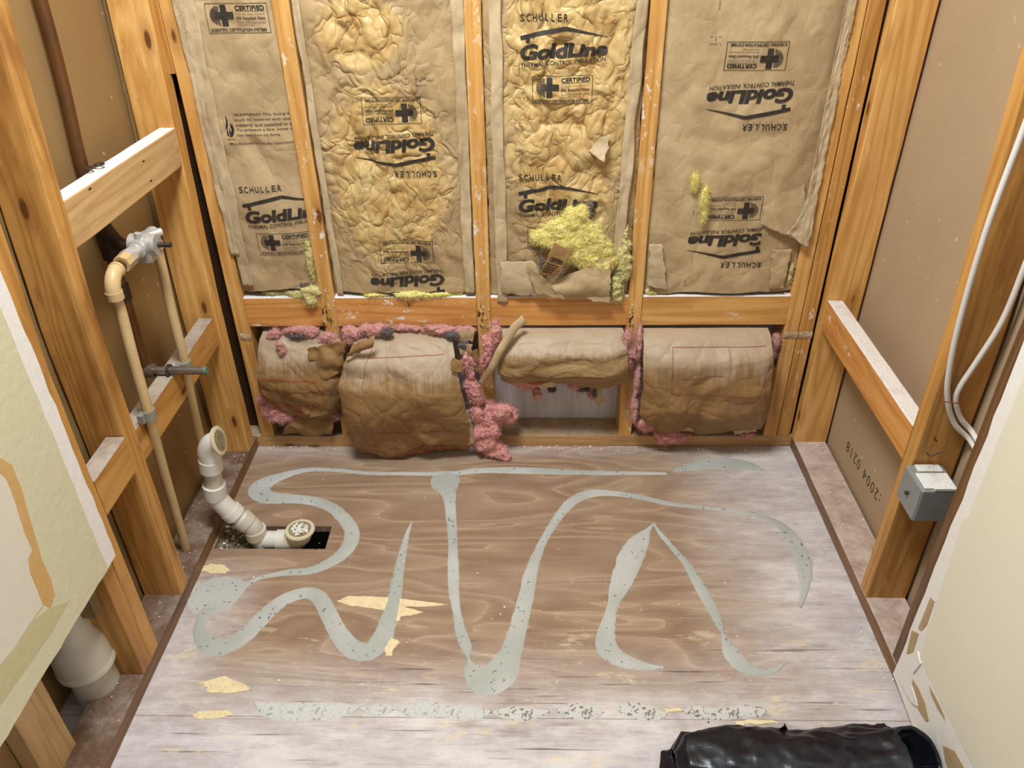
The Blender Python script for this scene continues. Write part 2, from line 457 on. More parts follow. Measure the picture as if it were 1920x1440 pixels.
def crumple(x, y, seed=0, amp=1.0):
    """folded-paper height: sharp creases between flat facets"""
    wx = x + 0.05 * pn(x * 9 + seed, y * 9, seed); wy = y + 0.05 * pn(x * 9, y * 9 + 5, seed + 2)
    r = 0
    rs = np.random.RandomState(100 + int(seed * 10))
    for k in range(7):
        an = rs.uniform(0, math.pi); f = rs.uniform(5, 16)
        t = (wx * math.cos(an) + wy * math.sin(an)) * f + rs.uniform(0, 5) + 0.8 * pn(x * 4, y * 4, seed + k)
        r = r + np.abs((t % 1.0) - 0.5) / f * 4 * (0.4 + np.clip(pn(x * 5 + 9 * k, y * 5, seed + 7) + 0.5, 0, 1))
    return amp * (r - 0.6) * 0.25


def link(o, parent=None):
    COL.objects.link(o)
    if parent is not None: o.parent = parent
    return o


def tag(o, label, cat, group=None, kind=None):
    o['label'] = label; o['category'] = cat
    if group: o['group'] = group
    if kind: o['kind'] = kind
    return o


def mesh_obj(name, verts, faces, mats, parent=None, midx=None, smooth=False, loc=None, attr=None):
    me = bpy.data.meshes.new(name)
    V = np.asarray(verts, float)
    if loc is not None: V = V - np.asarray(loc)
    me.from_pydata([tuple(v) for v in V], [], [tuple(int(i) for i in f) for f in faces])
    for mt in (mats if isinstance(mats, (list, tuple)) else [mats]): me.materials.append(mt)
    if midx is not None:
        me.polygons.foreach_set('material_index', np.asarray(midx, dtype=np.int32))
    if smooth: me.polygons.foreach_set('use_smooth', [True] * len(me.polygons))
    for k, a in (attr or {}).items():
        at = me.attributes.new(k, 'FLOAT', 'POINT'); at.data.foreach_set('value', np.asarray(a, dtype=np.float32))
    me.update()
    o = bpy.data.objects.new(name, me)
    if loc is not None: o.location = loc
    return link(o, parent)


def empty(name, loc=(0, 0, 0)):
    o = bpy.data.objects.new(name, None); o.location = loc; o.empty_display_size = 0.05
    return link(o)


class MB:
    """collects shapes for one mesh"""
    def __init__(s): s.v, s.f, s.m = [], [], []

    def add(s, v, f, mi=0):
        b = len(s.v); s.v += [tuple(map(float, p)) for p in v]; s.f += [tuple(int(b + i) for i in q) for q in f]
        s.m += [mi] * len(f); return s

    def box(s, lo, hi, mi=0):
        x0, y0, z0 = lo; x1, y1, z1 = hi
        v = [(x0, y0, z0), (x1, y0, z0), (x1, y1, z0), (x0, y1, z0), (x0, y0, z1), (x1, y0, z1), (x1, y1, z1), (x0, y1, z1)]
        return s.add(v, [(0, 3, 2, 1), (4, 5, 6, 7), (0, 1, 5, 4), (1, 2, 6, 5), (2, 3, 7, 6), (3, 0, 4, 7)], mi)

    def tube(s, pts, rad, n=20, mi=0, cap=True):
        pts = [np.asarray(p, float) for p in pts]
        rads = rad if isinstance(rad, (list, tuple)) else [rad] * len(pts)
        T = []
        for i in range(len(pts)):
            a = pts[max(i - 1, 0)]; b = pts[min(i + 1, len(pts) - 1)]
            d = b - a
            if np.linalg.norm(d) < 1e-9: d = T[-1] if T else np.array([0, 0, 1.0])
            T.append(d / np.linalg.norm(d))
        ref = np.array([0, 0, 1.0]) if abs(T[0][2]) < 0.9 else np.array([1.0, 0, 0])
        N = np.cross(T[0], ref); N /= np.linalg.norm(N)
        v, f = [], []
        for i, p in enumerate(pts):
            N = N - T[i] * (N @ T[i]); N /= np.linalg.norm(N); B = np.cross(T[i], N)
            for k in range(n):
                a = 2 * math.pi * k / n
                v.append(p + rads[i] * (math.cos(a) * N + math.sin(a) * B))
        for i in range(len(pts) - 1):
            for k in range(n):
                k2 = (k + 1) % n
                f.append((i * n + k, i * n + k2, (i + 1) * n + k2, (i + 1) * n + k))
        if cap:
            f.append(tuple(range(n - 1, -1, -1))); f.append(tuple((len(pts) - 1) * n + k for k in range(n)))
        return s.add(v, f, mi)

    def build(s, name, mats, parent=None, smooth=False, loc=None, bevel=0.0):
        o = mesh_obj(name, s.v, s.f, mats, parent, s.m, smooth, loc)
        if smooth:
            try:
                md = o.modifiers.new('edges', 'EDGE_SPLIT'); md.split_angle = math.radians(38)
            except Exception: pass
        if bevel:
            b = o.modifiers.new('bevel', 'BEVEL'); b.width = bevel; b.segments = 2
        return o


def smooth_path(pts, n=8):
    """Catmull-Rom through points"""
    P = [np.asarray(p, float) for p in pts]
    P = [2 * P[0] - P[1]] + P + [2 * P[-1] - P[-2]]
    out = []
    for i in range(1, len(P) - 2):
        for k in range(n):
            t = k / n
            a, b, c, d = P[i - 1], P[i], P[i + 1], P[i + 2]
            out.append(0.5 * (2 * b + (c - a) * t + (2 * a - 5 * b + 4 * c - d) * t * t + (3 * b - a - 3 * c + d) * t ** 3))
    out.append(P[-2])
    return out


def board(name, x, y, z, axis, mats, label=None, cat='stud', group=None, bow=None, bev=0.003, parent=None, seed=0, kind=None, wane=0.0):
    """a sawn board filling the box x,y,z; long axis 'x','y','z'; mats = wood (and a dust for its upper side)"""
    lo = np.array([x[0], y[0], z[0]]); hi = np.array([x[1], y[1], z[1]])
    a = 'xyz'.index(axis); b, c = [(1, 2), (2, 0), (0, 1)][a]
    org = (lo + hi) / 2; org[2] = lo[2]
    L = hi[a] - lo[a]; n = max(4, int(L / 0.05))
    hb, hc = (hi[b] - lo[b]) / 2, (hi[c] - lo[c]) / 2
    sec = []
    for (sb, sc_, a0) in ((1, 1, 0), (-1, 1, 90), (-1, -1, 180), (1, -1, 270)):
        r = bev
        if wane and sb * (1 if a != 2 else 1) > 0 and sc_ < 0: r = max(bev, wane)
        for k in range(4):
            an = math.radians(a0 + 30 * k)
            sec.append((sb * (hb - r) + r * math.cos(an), sc_ * (hc - r) + r * math.sin(an)))
    m_ = len(sec); v = []
    for i in range(n + 1):
        t = lo[a] + L * i / n
        for k, (p, q) in enumerate(sec):
            w = np.zeros(3); w[a] = t; w[b] = (lo[b] + hi[b]) / 2 + p; w[c] = (lo[c] + hi[c]) / 2 + q
            j = 0.0012 * pn(t * 9 + seed * 3.1, k // 4 * 5.3, seed)
            w[b] += j; w[c] += 0.0012 * pn(t * 8 + 50 + seed, k // 4 * 3.3, seed)
            if bow is not None: w += np.asarray(bow(t))
            v.append(w)
    f, mi = [], []
    for i in range(n):
        for k in range(m_):
            k2 = (k + 1) % m_
            f.append((i * m_ + k, i * m_ + k2, (i + 1) * m_ + k2, (i + 1) * m_ + k))
            up = (c == 2 and 3 <= k <= 3 and False)
            zz = [v[j][2] - org[2] for j in f[-1]]
            if axis != 'z' and min(zz) > (hi[2] - lo[2]) - bev * 0.9 - 0.003 + (0 if bow is None else -1) : up = True
            if bow is not None and axis != 'z':
                e1 = v[f[-1][1]] - v[f[-1][0]]; e2 = v[f[-1][3]] - v[f[-1][0]]
                nn = np.cross(e1, e2); up = nn[2] / np.linalg.norm(nn) > 0.8
            mi.append(1 if up and len(mats) > 1 else 0)
    f.append(tuple(range(m_ - 1, -1, -1))); mi.append(0)
    f.append(tuple(n * m_ + k for k in range(m_))); mi.append(1 if (axis == 'z' and len(mats) > 1) else 0)
    o = mesh_obj(name, v, f, mats, parent, mi, False, org)
    if label: tag(o, label, cat, group, kind)
    return o


def sheet(name, nu, nv, fn, mats, parent=None, thick=0.0006, attr=None, seed=0):
    """a grid of points fn(u, v) -> x, y, z arrays, given paper thickness"""
    u, v = np.meshgrid(np.linspace(0, 1, nu), np.linspace(0, 1, nv))
    x, y, z = fn(u, v)
    V = np.stack([x.ravel(), y.ravel(), z.ravel()], 1)
    f = [(j * nu + i, j * nu + i + 1, (j + 1) * nu + i + 1, (j + 1) * nu + i) for j in range(nv - 1) for i in range(nu - 1)]
    at = {k: g(u, v).ravel() for k, g in (attr or {}).items()}
    o = mesh_obj(name, V, f, mats, parent, None, True, None, at)
    if thick:
        s = o.modifiers.new('thickness', 'SOLIDIFY'); s.thickness = thick; s.offset = 0
    return o


def fluff_geo(blobs, seed, fuzz=900, rough=0.32):
    """lumps of glass wool: fused, noise-displaced ellipsoids plus loose fibres"""
    rs = np.random.RandomState(seed)
    V, Fc = [], []
    nu_, nv_ = 28, 16
    for (c, r) in blobs:
        c, r = np.asarray(c, float), np.asarray(r, float)
        for k in range(5):
            cc, rr = (c, r * 0.9) if k == 0 else (c + r * rs.uniform(-0.6, 0.6, 3), r * rs.uniform(0.4, 0.75, 3))
            th, ph = np.meshgrid(np.linspace(0, 2 * np.pi, nu_, endpoint=False), np.linspace(0.05, np.pi - 0.05, nv_))
            p = cc + np.stack([np.cos(th) * np.sin(ph), np.sin(th) * np.sin(ph), np.cos(ph)], -1) * rr
            b = len(V); V += [tuple(t) for t in p.reshape(-1, 3)]
            for j in range(nv_ - 1):
                for i in range(nu_):
                    i2 = (i + 1) % nu_
                    Fc.append((b + j * nu_ + i, b + (j + 1) * nu_ + i, b + (j + 1) * nu_ + i2, b + j * nu_ + i2))
            Fc.append(tuple(b + i for i in range(nu_))); Fc.append(tuple(b + (nv_ - 1) * nu_ + i for i in range(nu_ - 1, -1, -1)))
    me = bpy.data.meshes.new('wool'); me.from_pydata(V, [], Fc)
    ob = bpy.data.objects.new('wool', me); COL.objects.link(ob)
    rm = ob.modifiers.new('fuse', 'REMESH'); rm.mode = 'VOXEL'; rm.voxel_size = 0.0026
    sm_ = ob.modifiers.new('soft', 'SMOOTH'); sm_.factor = 0.5; sm_.iterations = 7
    ev = bpy.data.meshes.new_from_object(ob.evaluated_get(bpy.context.evaluated_depsgraph_get()))
    bpy.data.objects.remove(ob); bpy.data.meshes.remove(me)
    n = len(ev.vertices)
    P = np.empty(n * 3); ev.vertices.foreach_get('co', P); P = P.reshape(-1, 3)
    N = np.empty(n * 3); ev.vertices.foreach_get('normal', N); N = N.reshape(-1, 3)
    Fc = [tuple(f.vertices) for f in ev.polygons]
    bpy.data.meshes.remove(ev)
    q = P / 0.03
    a_ = rs.uniform(0, 3.14); ca, sa = math.cos(a_), math.sin(a_)
    wv = 0.9 * pn(q[:, 0] * 1.1, q[:, 1] * 1.1, q[:, 2] * 1.1 + seed)
    qa, qb = q[:, 0] * ca + q[:, 2] * sa + wv, -q[:, 0] * sa + q[:, 2] * ca + 1.4 * wv
    sz = np.median([min(b_[1]) for b_ in blobs]) / 0.02
    k = 0.0050 * fbm(q[:, 0] * 1.5 + seed, q[:, 1] * 1.5, q[:, 2] * 1.5, 3, 0.6)
    k = k - 0.0045 * np.clip(1 - 3.0 * np.abs(pn(qa * 0.9, qb * 2.6, q[:, 1] + seed)), 0, 1) + 0.0016 * pn(qa * 1.5, qb * 9.0, q[:, 1] * 2)
    k = k + 0.0010 * pn(q[:, 0] * 9, q[:, 1] * 9, q[:, 2] * 9)
    P = P + N * (k * (rough / 0.3) * min(1.2, sz))[:, None]
    nf = int(3.5 * fuzz)
    ii = rs.randint(0, n, nf)
    unit = lambda a: a / (np.linalg.norm(a, axis=1)[:, None] + 1e-9)
    a0 = P[ii] - N[ii] * 0.002
    dr = unit(N[ii] * 0.35 + rs.normal(size=(nf, 3)) * 0.6)
    ln = rs.uniform(0.006, 0.015, (nf, 1)); w = unit(np.cross(dr, rs.normal(size=(nf, 3)))) * 0.00022
    m1 = a0 + dr * ln * 0.5 + rs.normal(size=(nf, 3)) * 0.0018; e = a0 + dr * ln + rs.normal(size=(nf, 3)) * 0.003
    fv_ = np.stack([a0 - w, a0 + w, m1 + w, m1 - w, e], 1).reshape(-1, 3)
    for q_ in range(n, n + 5 * nf, 5):
        Fc.append((q_, q_ + 1, q_ + 2, q_ + 3)); Fc.append((q_ + 3, q_ + 2, q_ + 4))
    return np.concatenate([P, fv_]), Fc


def fluff(name, blobs, mat, parent, seed, fuzz=900, rough=0.32):
    if name == 'soot_stained_wool':
        for k, b in enumerate(blobs):
            V, Fc = fluff_geo([b], seed + k, fuzz // len(blobs), rough); mesh_obj(name, V, Fc, mat, parent, None, True)
        return
    V, Fc = fluff_geo(blobs, seed, fuzz, rough)
    return mesh_obj(name, V, Fc, mat, parent, None, True)


# ------------------------------------------------------------------ setting
# plywood floor with the drain cut-out
xs = [-0.30, 0.003, 0.072, 0.289, 1.90]
ys = [-1.75, -0.422, -0.340, -0.292, 0.10]
fv, ff, idx = [], [], {}


def gv(i, j):
    if (i, j) not in idx:
        idx[(i, j)] = len(fv); fv.append((xs[i], ys[j], 0.0))
    return idx[(i, j)]


for i in range(4):
    for j in range(4):
        if (i == 1 and j in (1, 2)) or (i == 2 and j == 1): continue
        ff.append((gv(i, j), gv(i + 1, j), gv(i + 1, j + 1), gv(i, j + 1)))
floor = mesh_obj('floor', fv, ff, [PLY])
sd = floor.modifiers.new('thickness', 'SOLIDIFY'); sd.thickness = 0.019; sd.offset = -1
floor['kind'] = 'structure'
MB().box((-0.3, -1.75, -0.30), (1.9, 0.12, -0.28)).build('floor_underlay', SOIL)['kind'] = 'structure'

MB().box((-0.4, 0.092, 0), (2.0, 0.105, 2.1)).build('wall_back', SHEATH)['kind'] = 'structure'
MB().box((-0.120, -0.790, 0.0), (-0.106, 0.091, 2.1)).box((-0.175, -0.970, 0.0), (-0.160, -0.790, 2.1)).box((-0.120, -1.75, 0.0), (-0.106, -0.970, 2.1)).build('wall_left', GYP_L)['kind'] = 'structure'
MB().box((1.669, -1.75, 0.0), (1.683, 0.091, 2.1)).build('wall_right', GYP_R)['kind'] = 'structure'

# ------------------------------------------------------------------ framing
XR = 1.573
TOP = 2.1
lean = lambda t: (0, 0.10 * max(0.0, t - 0.72) ** 1.15, 0)
lean0 = lambda t: (0, 0.075 * max(0.0, t - 0.5) ** 1.1, 0)
g_plate = 'bottom plates around the alcove'
board('bottom_plate', (-0.10, XR + 0.09), (0.0, 0.090), (0.0, 0.039), 'x', [wood('plate', 'x'), DUST_TAN],
      'light bottom plate on the floor along the insulated back wall', 'wood plate', g_plate, seed=1)
board('bottom_plate', (-0.089, -0.001), (-1.75, -0.001), (0.0, 0.039), 'y', [wood('brown', 'y'), DUST_BROWN],
      'dark brown bottom plate along the left wall, beside the drain pipe', 'wood plate', g_plate, seed=2)
board('bottom_plate', (XR, XR + 0.089), (-1.75, -0.001), (0.0, 0.039), 'y', [wood('brown', 'y'), DUST_PINK],
      'dusty bottom plate along the right wall, below the grey electrical box', 'wood plate', g_plate, seed=3)

g_back = 'studs of the insulated back wall'
def stud(x, y, fam, label, group, bow=None, seed=0, z=(0.039, TOP), fleck=0.0, dirt=0.35, wane=0.0):
    return board('wall_stud', x, y, z, 'z', [wood(fam, 'z', fleck, dirt)], label, 'stud', group, bow=bow, seed=seed, wane=wane)

stud((0.013, 0.051), (0, 0.088), 'orange', 'leftmost stud of the insulated back wall, beside the dark corner gap', g_back, seed=4)
stud((0.256, 0.294), (0, 0.088), 'orange', 'back wall stud between the leftmost and second paper faced batts', g_back, seed=5, fleck=0.45)
stud((0.668, 0.706), (0, 0.088), 'orange', 'most heavily white flecked back wall stud, at the centre between two batts', g_back, seed=6, fleck=1.0)
stud((1.067, 1.105), (0, 0.088), 'orange', 'back wall stud right of the batt with the large yellow tear', g_back, seed=7, fleck=0.7)
stud((1.489, 1.527), (0, 0.088), 'orange', 'inner stud of the pair at the right end of the back wall', g_back, seed=8)
stud((1.529, 1.566), (0, 0.088), 'amber', 'outer stud of the pair at the right end of the back wall, beside dark gap', g_back, seed=9, fleck=0.3)

g_left, g_right = 'studs of the open left wall', 'studs of the open right wall'
stud((-0.089, 0.0), (-0.074, -0.026), 'orange', 'knotty left wall stud in the back corner, behind the cream water pipes', g_left, lean0, 10)
stud((-0.089, 0.0), (-0.608, -0.568), 'amber', 'worn stained left wall stud between the cut drywall and the shower valve', g_left, lean, 11, dirt=0.95, wane=0.012)
stud((-0.089, 0.0), (-0.784, -0.747), 'amber', 'left wall stud along the cut drywall edge, above the fat white pipe', g_left, lean, 12, dirt=0.6)
stud((-0.089, 0.0), (-0.823, -0.785), 'amber', 'left wall stud mostly hidden behind the left drywall, its dark foot beside the fat pipe', g_left, lean, 13, dirt=0.9)
stud((-0.105, -0.070), (-1.068, -0.978), 'pale', 'left wall stud seen only below the drywall in the lower left corner', g_left, None, 14)
stud((XR, XR + 0.089), (-0.030, 0.008), 'orange', 'knotty right wall stud in the back corner beside the dark gap', g_right, None, 15)
stud((XR, XR + 0.089), (-0.609, -0.571), 'amber', 'right wall stud carrying the grey box and the white cables', g_right, lean, 16)
stud((XR, XR + 0.089), (-0.800, -0.762), 'rust', 'dark brown right wall stud half covered by the right drywall edge', g_right, None, 17, dirt=0.8)
board('gap_darkener', (-0.088, 0.012), (0.052, 0.0905), (0.0395, TOP), 'z', [GAP], 'added dark filler standing in for shade in the left corner gap', 'stud', None, seed=41)  # added board, dark so that the gap reads as shaded
board('gap_darkener', (1.5675, XR + 0.085), (0.032, 0.0905), (0.0395, TOP), 'z', [GAP], 'added dark filler standing in for shade in the right corner gap', 'stud', None, seed=42)  # added likewise to darken the right gap
def splinters(parent, xr, zr, n, seed, mat, name='splintered_patch'):
    rs_ = np.random.RandomState(seed); mb_ = MB()
    ox, oy, oz = parent.location
    for _ in range(n):
        x_ = rs_.uniform(*xr); z_ = rs_.uniform(*zr); L_ = rs_.uniform(0.008, 0.03); w_ = rs_.uniform(0.001, 0.003)
        t_ = rs_.normal() * 0.15; y_ = -0.0006
        a_, b_ = (x_ - t_ * L_, z_ - L_ / 2), (x_ + t_ * L_, z_ + L_ / 2)
        v_ = [(a_[0], y_ + 0.001, a_[1]), (x_ - w_, y_, z_), (b_[0], y_ + 0.001, b_[1]), (x_ + w_, y_, z_ + 0.002), (x_, y_ - rs_.uniform(0.001, 0.004), z_)]
        mb_.add([(p[0] - ox, p[1] - oy, p[2] - oz) for p in v_], [(0, 1, 4), (1, 2, 4), (2, 3, 4), (3, 0, 4)])
    o_ = mb_.build(name, mat, parent); return o_


SPL_DARK = mat_plain('dark_gouge', C(92, 60, 34), 0.8, 0.2, vary=0.5, vscale=90)
SPL_PALE = mat_plain('pale_splinter', C(216, 186, 136), 0.7, 0.2, vary=0.5, vscale=90)
for nm_, xr_ in (('wall_stud.001', (0.258, 0.292)), ('wall_stud.002', (0.670, 0.704)), ('wall_stud.003', (1.069, 1.103))):
    p_ = bpy.data.objects[nm_]; k_ = int(nm_[-1])
    splinters(p_, (xr_[0], xr_[0] + 0.018), (0.405, 0.475), 9, k_, SPL_DARK)['label'] = 'dark gouged patch'
    splinters(p_, xr_, (0.375, 0.47), 12, k_ + 9, SPL_PALE)['label'] = 'pale splintered patch'
for nm_, xr_ in (('wall_stud.004', (1.490, 1.526)), ('wall_stud.005', (1.530, 1.565)), ('wall_stud', (0.02, 0.05))):
    p_ = bpy.data.objects[nm_]
    mb_ = MB(); gx_, gz_ = np.meshgrid(np.linspace(xr_[0], xr_[1], 14), np.linspace(0.366, 0.388, 10))
    ed = np.sin(np.pi * (gz_ - 0.366) / 0.022)
    yy_ = -0.0012 - 0.004 * np.clip(ed, 0, 1) * (0.6 + 0.5 * pn(gx_ * 120, gz_ * 120, 3.0))
    V_ = np.stack([gx_.ravel(), yy_.ravel(), gz_.ravel() + 0.003 * pn(gx_ * 60, 2.2).ravel()], 1) - np.array(p_.location)
    mb_.add(V_, [(j * 14 + i, j * 14 + i + 1, (j + 1) * 14 + i + 1, (j + 1) * 14 + i) for j in range(9) for i in range(13)])
    mb_.build('plaster_smear', SMEAR, p_, True)

# nailers standing against the boards behind
board('nailing_strip', (-0.105, -0.091), (-0.062, -0.030), (0.0, TOP), 'z', [wood('grey', 'z')],
      'thin weathered strip behind the back corner stud of the left wall', 'wood strip', 'weathered strips', bow=lean0, seed=18)
board('nailing_strip', (-0.105, -0.091), (-0.640, -0.606), (0.0, TOP), 'z', [wood('grey', 'z')],
      'thin weathered strip against the worn stained stud of the left wall', 'wood strip', 'weathered strips', bow=lean, seed=19)
board('nailing_strip', (-0.052, -0.024), (-0.850, -0.8245), (0.245, 1.05), 'z', [wood('grey', 'z', 0.3)],
      'short grey strip whose end shows just below the left drywall', 'wood strip', None, seed=20)
board('corner_filler', (XR + 0.0005, XR + 0.014), (0.009, 0.030), (1.03, TOP), 'z', [wood('grey', 'z')],
      'grey filler strip in the upper part of the right corner gap', 'wood strip', None, seed=21)
board('corner_filler', (-0.006, 0.012), (0.0, 0.03), (1.06, TOP), 'z', [wood('amber', 'z')],
      'orange filler strip in the upper part of the left corner gap', 'wood strip', None, seed=22)

g_bb = 'blocking between the back wall studs'
for (xa, xb, lab, sd_, fam) in (
        (0.052, 0.2555, 'short dented blocking piece below the leftmost batt', 23, 'block'),
        (0.2945, 0.6675, 'blocking below the second batt, with a yellow wool tuft on top', 24, 'block'),
        (0.7065, 1.0665, 'chipped blocking below the batt with the large yellow tear', 25, 'block'),
        (1.1055, 1.4885, 'blocking with bold oval grain below the rightmost batt', 26, 'orange')):
    board('blocking', (xa, xb), (0.0, 0.085), (0.408, 0.496), 'x', [wood(fam, 'x', 0.25), DUST_WHITE], lab, 'wood block', g_bb, seed=sd_)
g_lb = 'blocking between the side wall studs'
board('blocking', (-0.038, 0.0), (-0.556, -0.040), (0.873, 0.960), 'y', [wood('pale', 'y', 0.0, 0.5), DUST_WHITE],
      'highest left wall blocking with a thick white dusty top, above the valve', 'wood block', g_lb, seed=27,
      bow=lambda t: (0, 0, 0.03 * (-(t + 0.3))))
board('blocking', (-0.045, -0.008), (-0.566, -0.078), (0.395, 0.478), 'y', [wood('amber', 'y'), DUST_GREY],
      'left wall blocking behind the cream pipes at the spout stub', 'wood block', g_lb, seed=28)
board('blocking', (-0.040, -0.001), (-0.745, -0.611), (0.412, 0.500), 'y', [wood('amber', 'y'), DUST_GREY],
      'shortest left wall blocking, near the cut drywall edge', 'wood block', g_lb, seed=29)
board('blocking', (XR + 0.001, XR + 0.039), (-0.570, -0.032), (0.410, 0.497), 'y', [wood('block', 'y', 0.1), DUST_SPECK],
      'right wall blocking with speckled white top running to the box stud', 'wood block', g_lb, seed=30)

# ------------------------------------------------------------------ lettering
def text_tris(body, bold=0.0, shear=0.0, space=1.0, cut=0.05):
    """flat triangles of a word, normalised to 0..1 wide and 0..1 high"""
    cu = bpy.data.curves.new('lettering', 'FONT')
    cu.body = body; cu.offset = bold; cu.shear = shear; cu.space_character = space; cu.resolution_u = 3
    ob = bpy.data.objects.new('lettering', cu); COL.objects.link(ob)
    dg = bpy.context.evaluated_depsgraph_get()
    me = bpy.data.meshes.new_from_object(ob.evaluated_get(dg))
    bpy.data.objects.remove(ob); bpy.data.curves.remove(cu)
    bm = bmesh.new(); bm.from_mesh(me); bpy.data.meshes.remove(me)
    bmesh.ops.triangulate(bm, faces=bm.faces[:])
    w = max(v.co.x for v in bm.verts) - min(v.co.x for v in bm.verts)
    for _ in range(3):
        es = [e for e in bm.edges if e.calc_length() > cut * w]
        if not es: break
        bmesh.ops.subdivide_edges(bm, edges=es, cuts=1)
        bmesh.ops.triangulate(bm, faces=bm.faces[:])
    V = np.array([(v.co.x, v.co.y) for v in bm.verts])
    bm.verts.index_update()
    T = [tuple(l.vert.index for l in f.loops) for f in bm.faces]
    bm.free()
    V -= V.min(0); V /= V.max(0)
    return V, T


def quad_strip(pts, wid, step=0.008):
    """flat band along 2-D points with widths"""
    P = [np.array(p, float) for p in pts]
    W = wid if isinstance(wid, (list, tuple)) else [wid] * len(P)
    pp, ww = [], []
    for i in range(len(P) - 1):
        n = max(1, int(np.linalg.norm(P[i + 1] - P[i]) / step))
        for k in range(n):
            pp.append(P[i] + (P[i + 1] - P[i]) * k / n); ww.append(W[i] + (W[i + 1] - W[i]) * k / n)
    pp.append(P[-1]); ww.append(W[-1])
    V, T = [], []
    for i, p in enumerate(pp):
        d = pp[min(i + 1, len(pp) - 1)] - pp[max(i - 1, 0)]; d /= np.linalg.norm(d); n = np.array([-d[1], d[0]])
        V += [p + n * ww[i] / 2, p - n * ww[i] / 2]
        if i: T.append((2 * i - 2, 2 * i - 1, 2 * i + 1, 2 * i))
    return np.array(V), T


class Print2D:
    def __init__(s): s.v, s.f = [], []

    def add(s, V, T):
        b = len(s.v); s.v += [tuple(p) for p in V]; s.f += [tuple(b + i for i in t) for t in T]

    def word(s, body, x, y, w, h, **k):
        V, T = text_tris(body, **k); s.add(V * (w, h) + (x, y), T)

    def rect(s, x, y, w, h):
        n = max(1, int(w / 0.008)); m_ = max(1, int(h / 0.008))
        V = [(x + w * i / n, y + h * j / m_) for j in range(m_ + 1) for i in range(n + 1)]
        s.add(V, [(j * (n + 1) + i, j * (n + 1) + i + 1, (j + 1) * (n + 1) + i + 1, (j + 1) * (n + 1) + i) for j in range(m_) for i in range(n)])


KX, KZ = 0.192 / 660, 0.000277
_cache = {}


def print_logo():
    if 'logo' in _cache: return _cache['logo']
    p = Print2D()
    letters = 'SCHULLER'
    for i, ch in enumerate(letters):
        w = 30 if ch not in 'L' else 24
        p.word(ch, (3 + i * 46) * KX, 292 * KZ, w * KX, 54 * KZ, bold=0.012, cut=0.5)
        if i < 7:
            p.rect((39 + i * 46) * KX, 270 * KZ, 2.5 * KX, 50 * KZ)
    # roof line and chimney
    V, T = quad_strip([(3 * KX, 172 * KZ), (338 * KX, 240 * KZ)], [30 * KZ, 32 * KZ]); p.add(V, T)
    V, T = quad_strip([(338 * KX, 241 * KZ), (662 * KX, 168 * KZ)], [30 * KZ, 3 * KZ]); p.add(V, T)
    p.rect(44 * KX, 135 * KZ, 30 * KX, 40 * KZ)
    V, T = text_tris('GoldLine', bold=0.045, shear=0.12, space=0.97, cut=0.02)
    V = V.copy(); V[:, 1] = V[:, 1] * 122 * KZ * (1 - 0.16 * V[:, 0]) + V[:, 0] * 36 * KZ; V[:, 0] *= 662 * KX
    p.add(V, T)
    V, T = text_tris('THERMAL CONTROL INSULATION', bold=0.004, shear=0.12, cut=0.03)
    V = V.copy(); V[:, 1] = V[:, 1] * 36 * KZ * (1 - 0.1 * V[:, 0]) + V[:, 0] * 44 * KZ - 52 * KZ; V[:, 0] = V[:, 0] * 645 * KX + 4 * KX
    p.add(V, T)
    _cache['logo'] = p
    return p


def print_box():
    if 'box' in _cache: return _cache['box']
    p = Print2D(); ox, oz = 93, -333
    W, H = 465, 217
    R = lambda x, y, w, h: p.rect((ox + x) * KX, (oz + y) * KZ, w * KX, h * KZ)
    R(0, 0, W, 4); R(0, H - 4, W, 4); R(0, 0, 4, H); R(W - 4, 0, 4, H)
    R(108, 52, 46, 152); R(64, 104, 140, 50)
    for k in range(14):                      # shaded half disc left of the cross
        yy = 58 + k * 10; hw = math.sqrt(max(0, 72 ** 2 - (yy - 128) ** 2))
        R(100 - hw, yy, hw * 0.95, 5)
    tw = lambda s_, x, y, w, h, **k: p.word(s_, (ox + x) * KX, (oz + y) * KZ, w * KX, h * KZ, **k)
    tw('CERTIFIED', 222, 166, 222, 34, bold=0.03, cut=0.2)
    R(222, 158, 222, 3)
    tw('for fiber glass contains a minimum of', 222, 132, 218, 13, cut=0.2)
    tw('25% Recycled Glass', 218, 94, 222, 27, bold=0.02, cut=0.2)
    tw('18% post-consumer recycled bottle glass', 222, 70, 218, 13, cut=0.2)
    tw('7% pre-consumer glass', 222, 50, 122, 13, cut=0.2)
    tw('SCIENTIFIC CERTIFICATION SYSTEMS', 16, 12, 420, 24, bold=0.022, cut=0.06)
    _cache['box'] = p
    return p


DOT = {'R': ['11110', '10001', '10001', '11110', '10100', '10010', '10001'], '1': ['00100', '01100', '00100', '00100', '00100', '00100', '01110'],
       '9': ['01110', '10001', '10001', '01111', '00001', '00001', '01110'], 'H': ['10001', '10001', '10001', '11111', '10001', '10001', '10001'],
       'S': ['01111', '10000', '10000', '01110', '00001', '00001', '11110'], '-': ['00000', '00000', '00000', '11111', '00000', '00000', '00000'],
       'E': ['11111', '10000', '10000', '11110', '10000', '10000', '11111'], '7': ['11111', '00001', '00010', '00100', '01000', '01000', '01000'],
       '2': ['01110', '10001', '00001', '00110', '01000', '10000', '11111']}


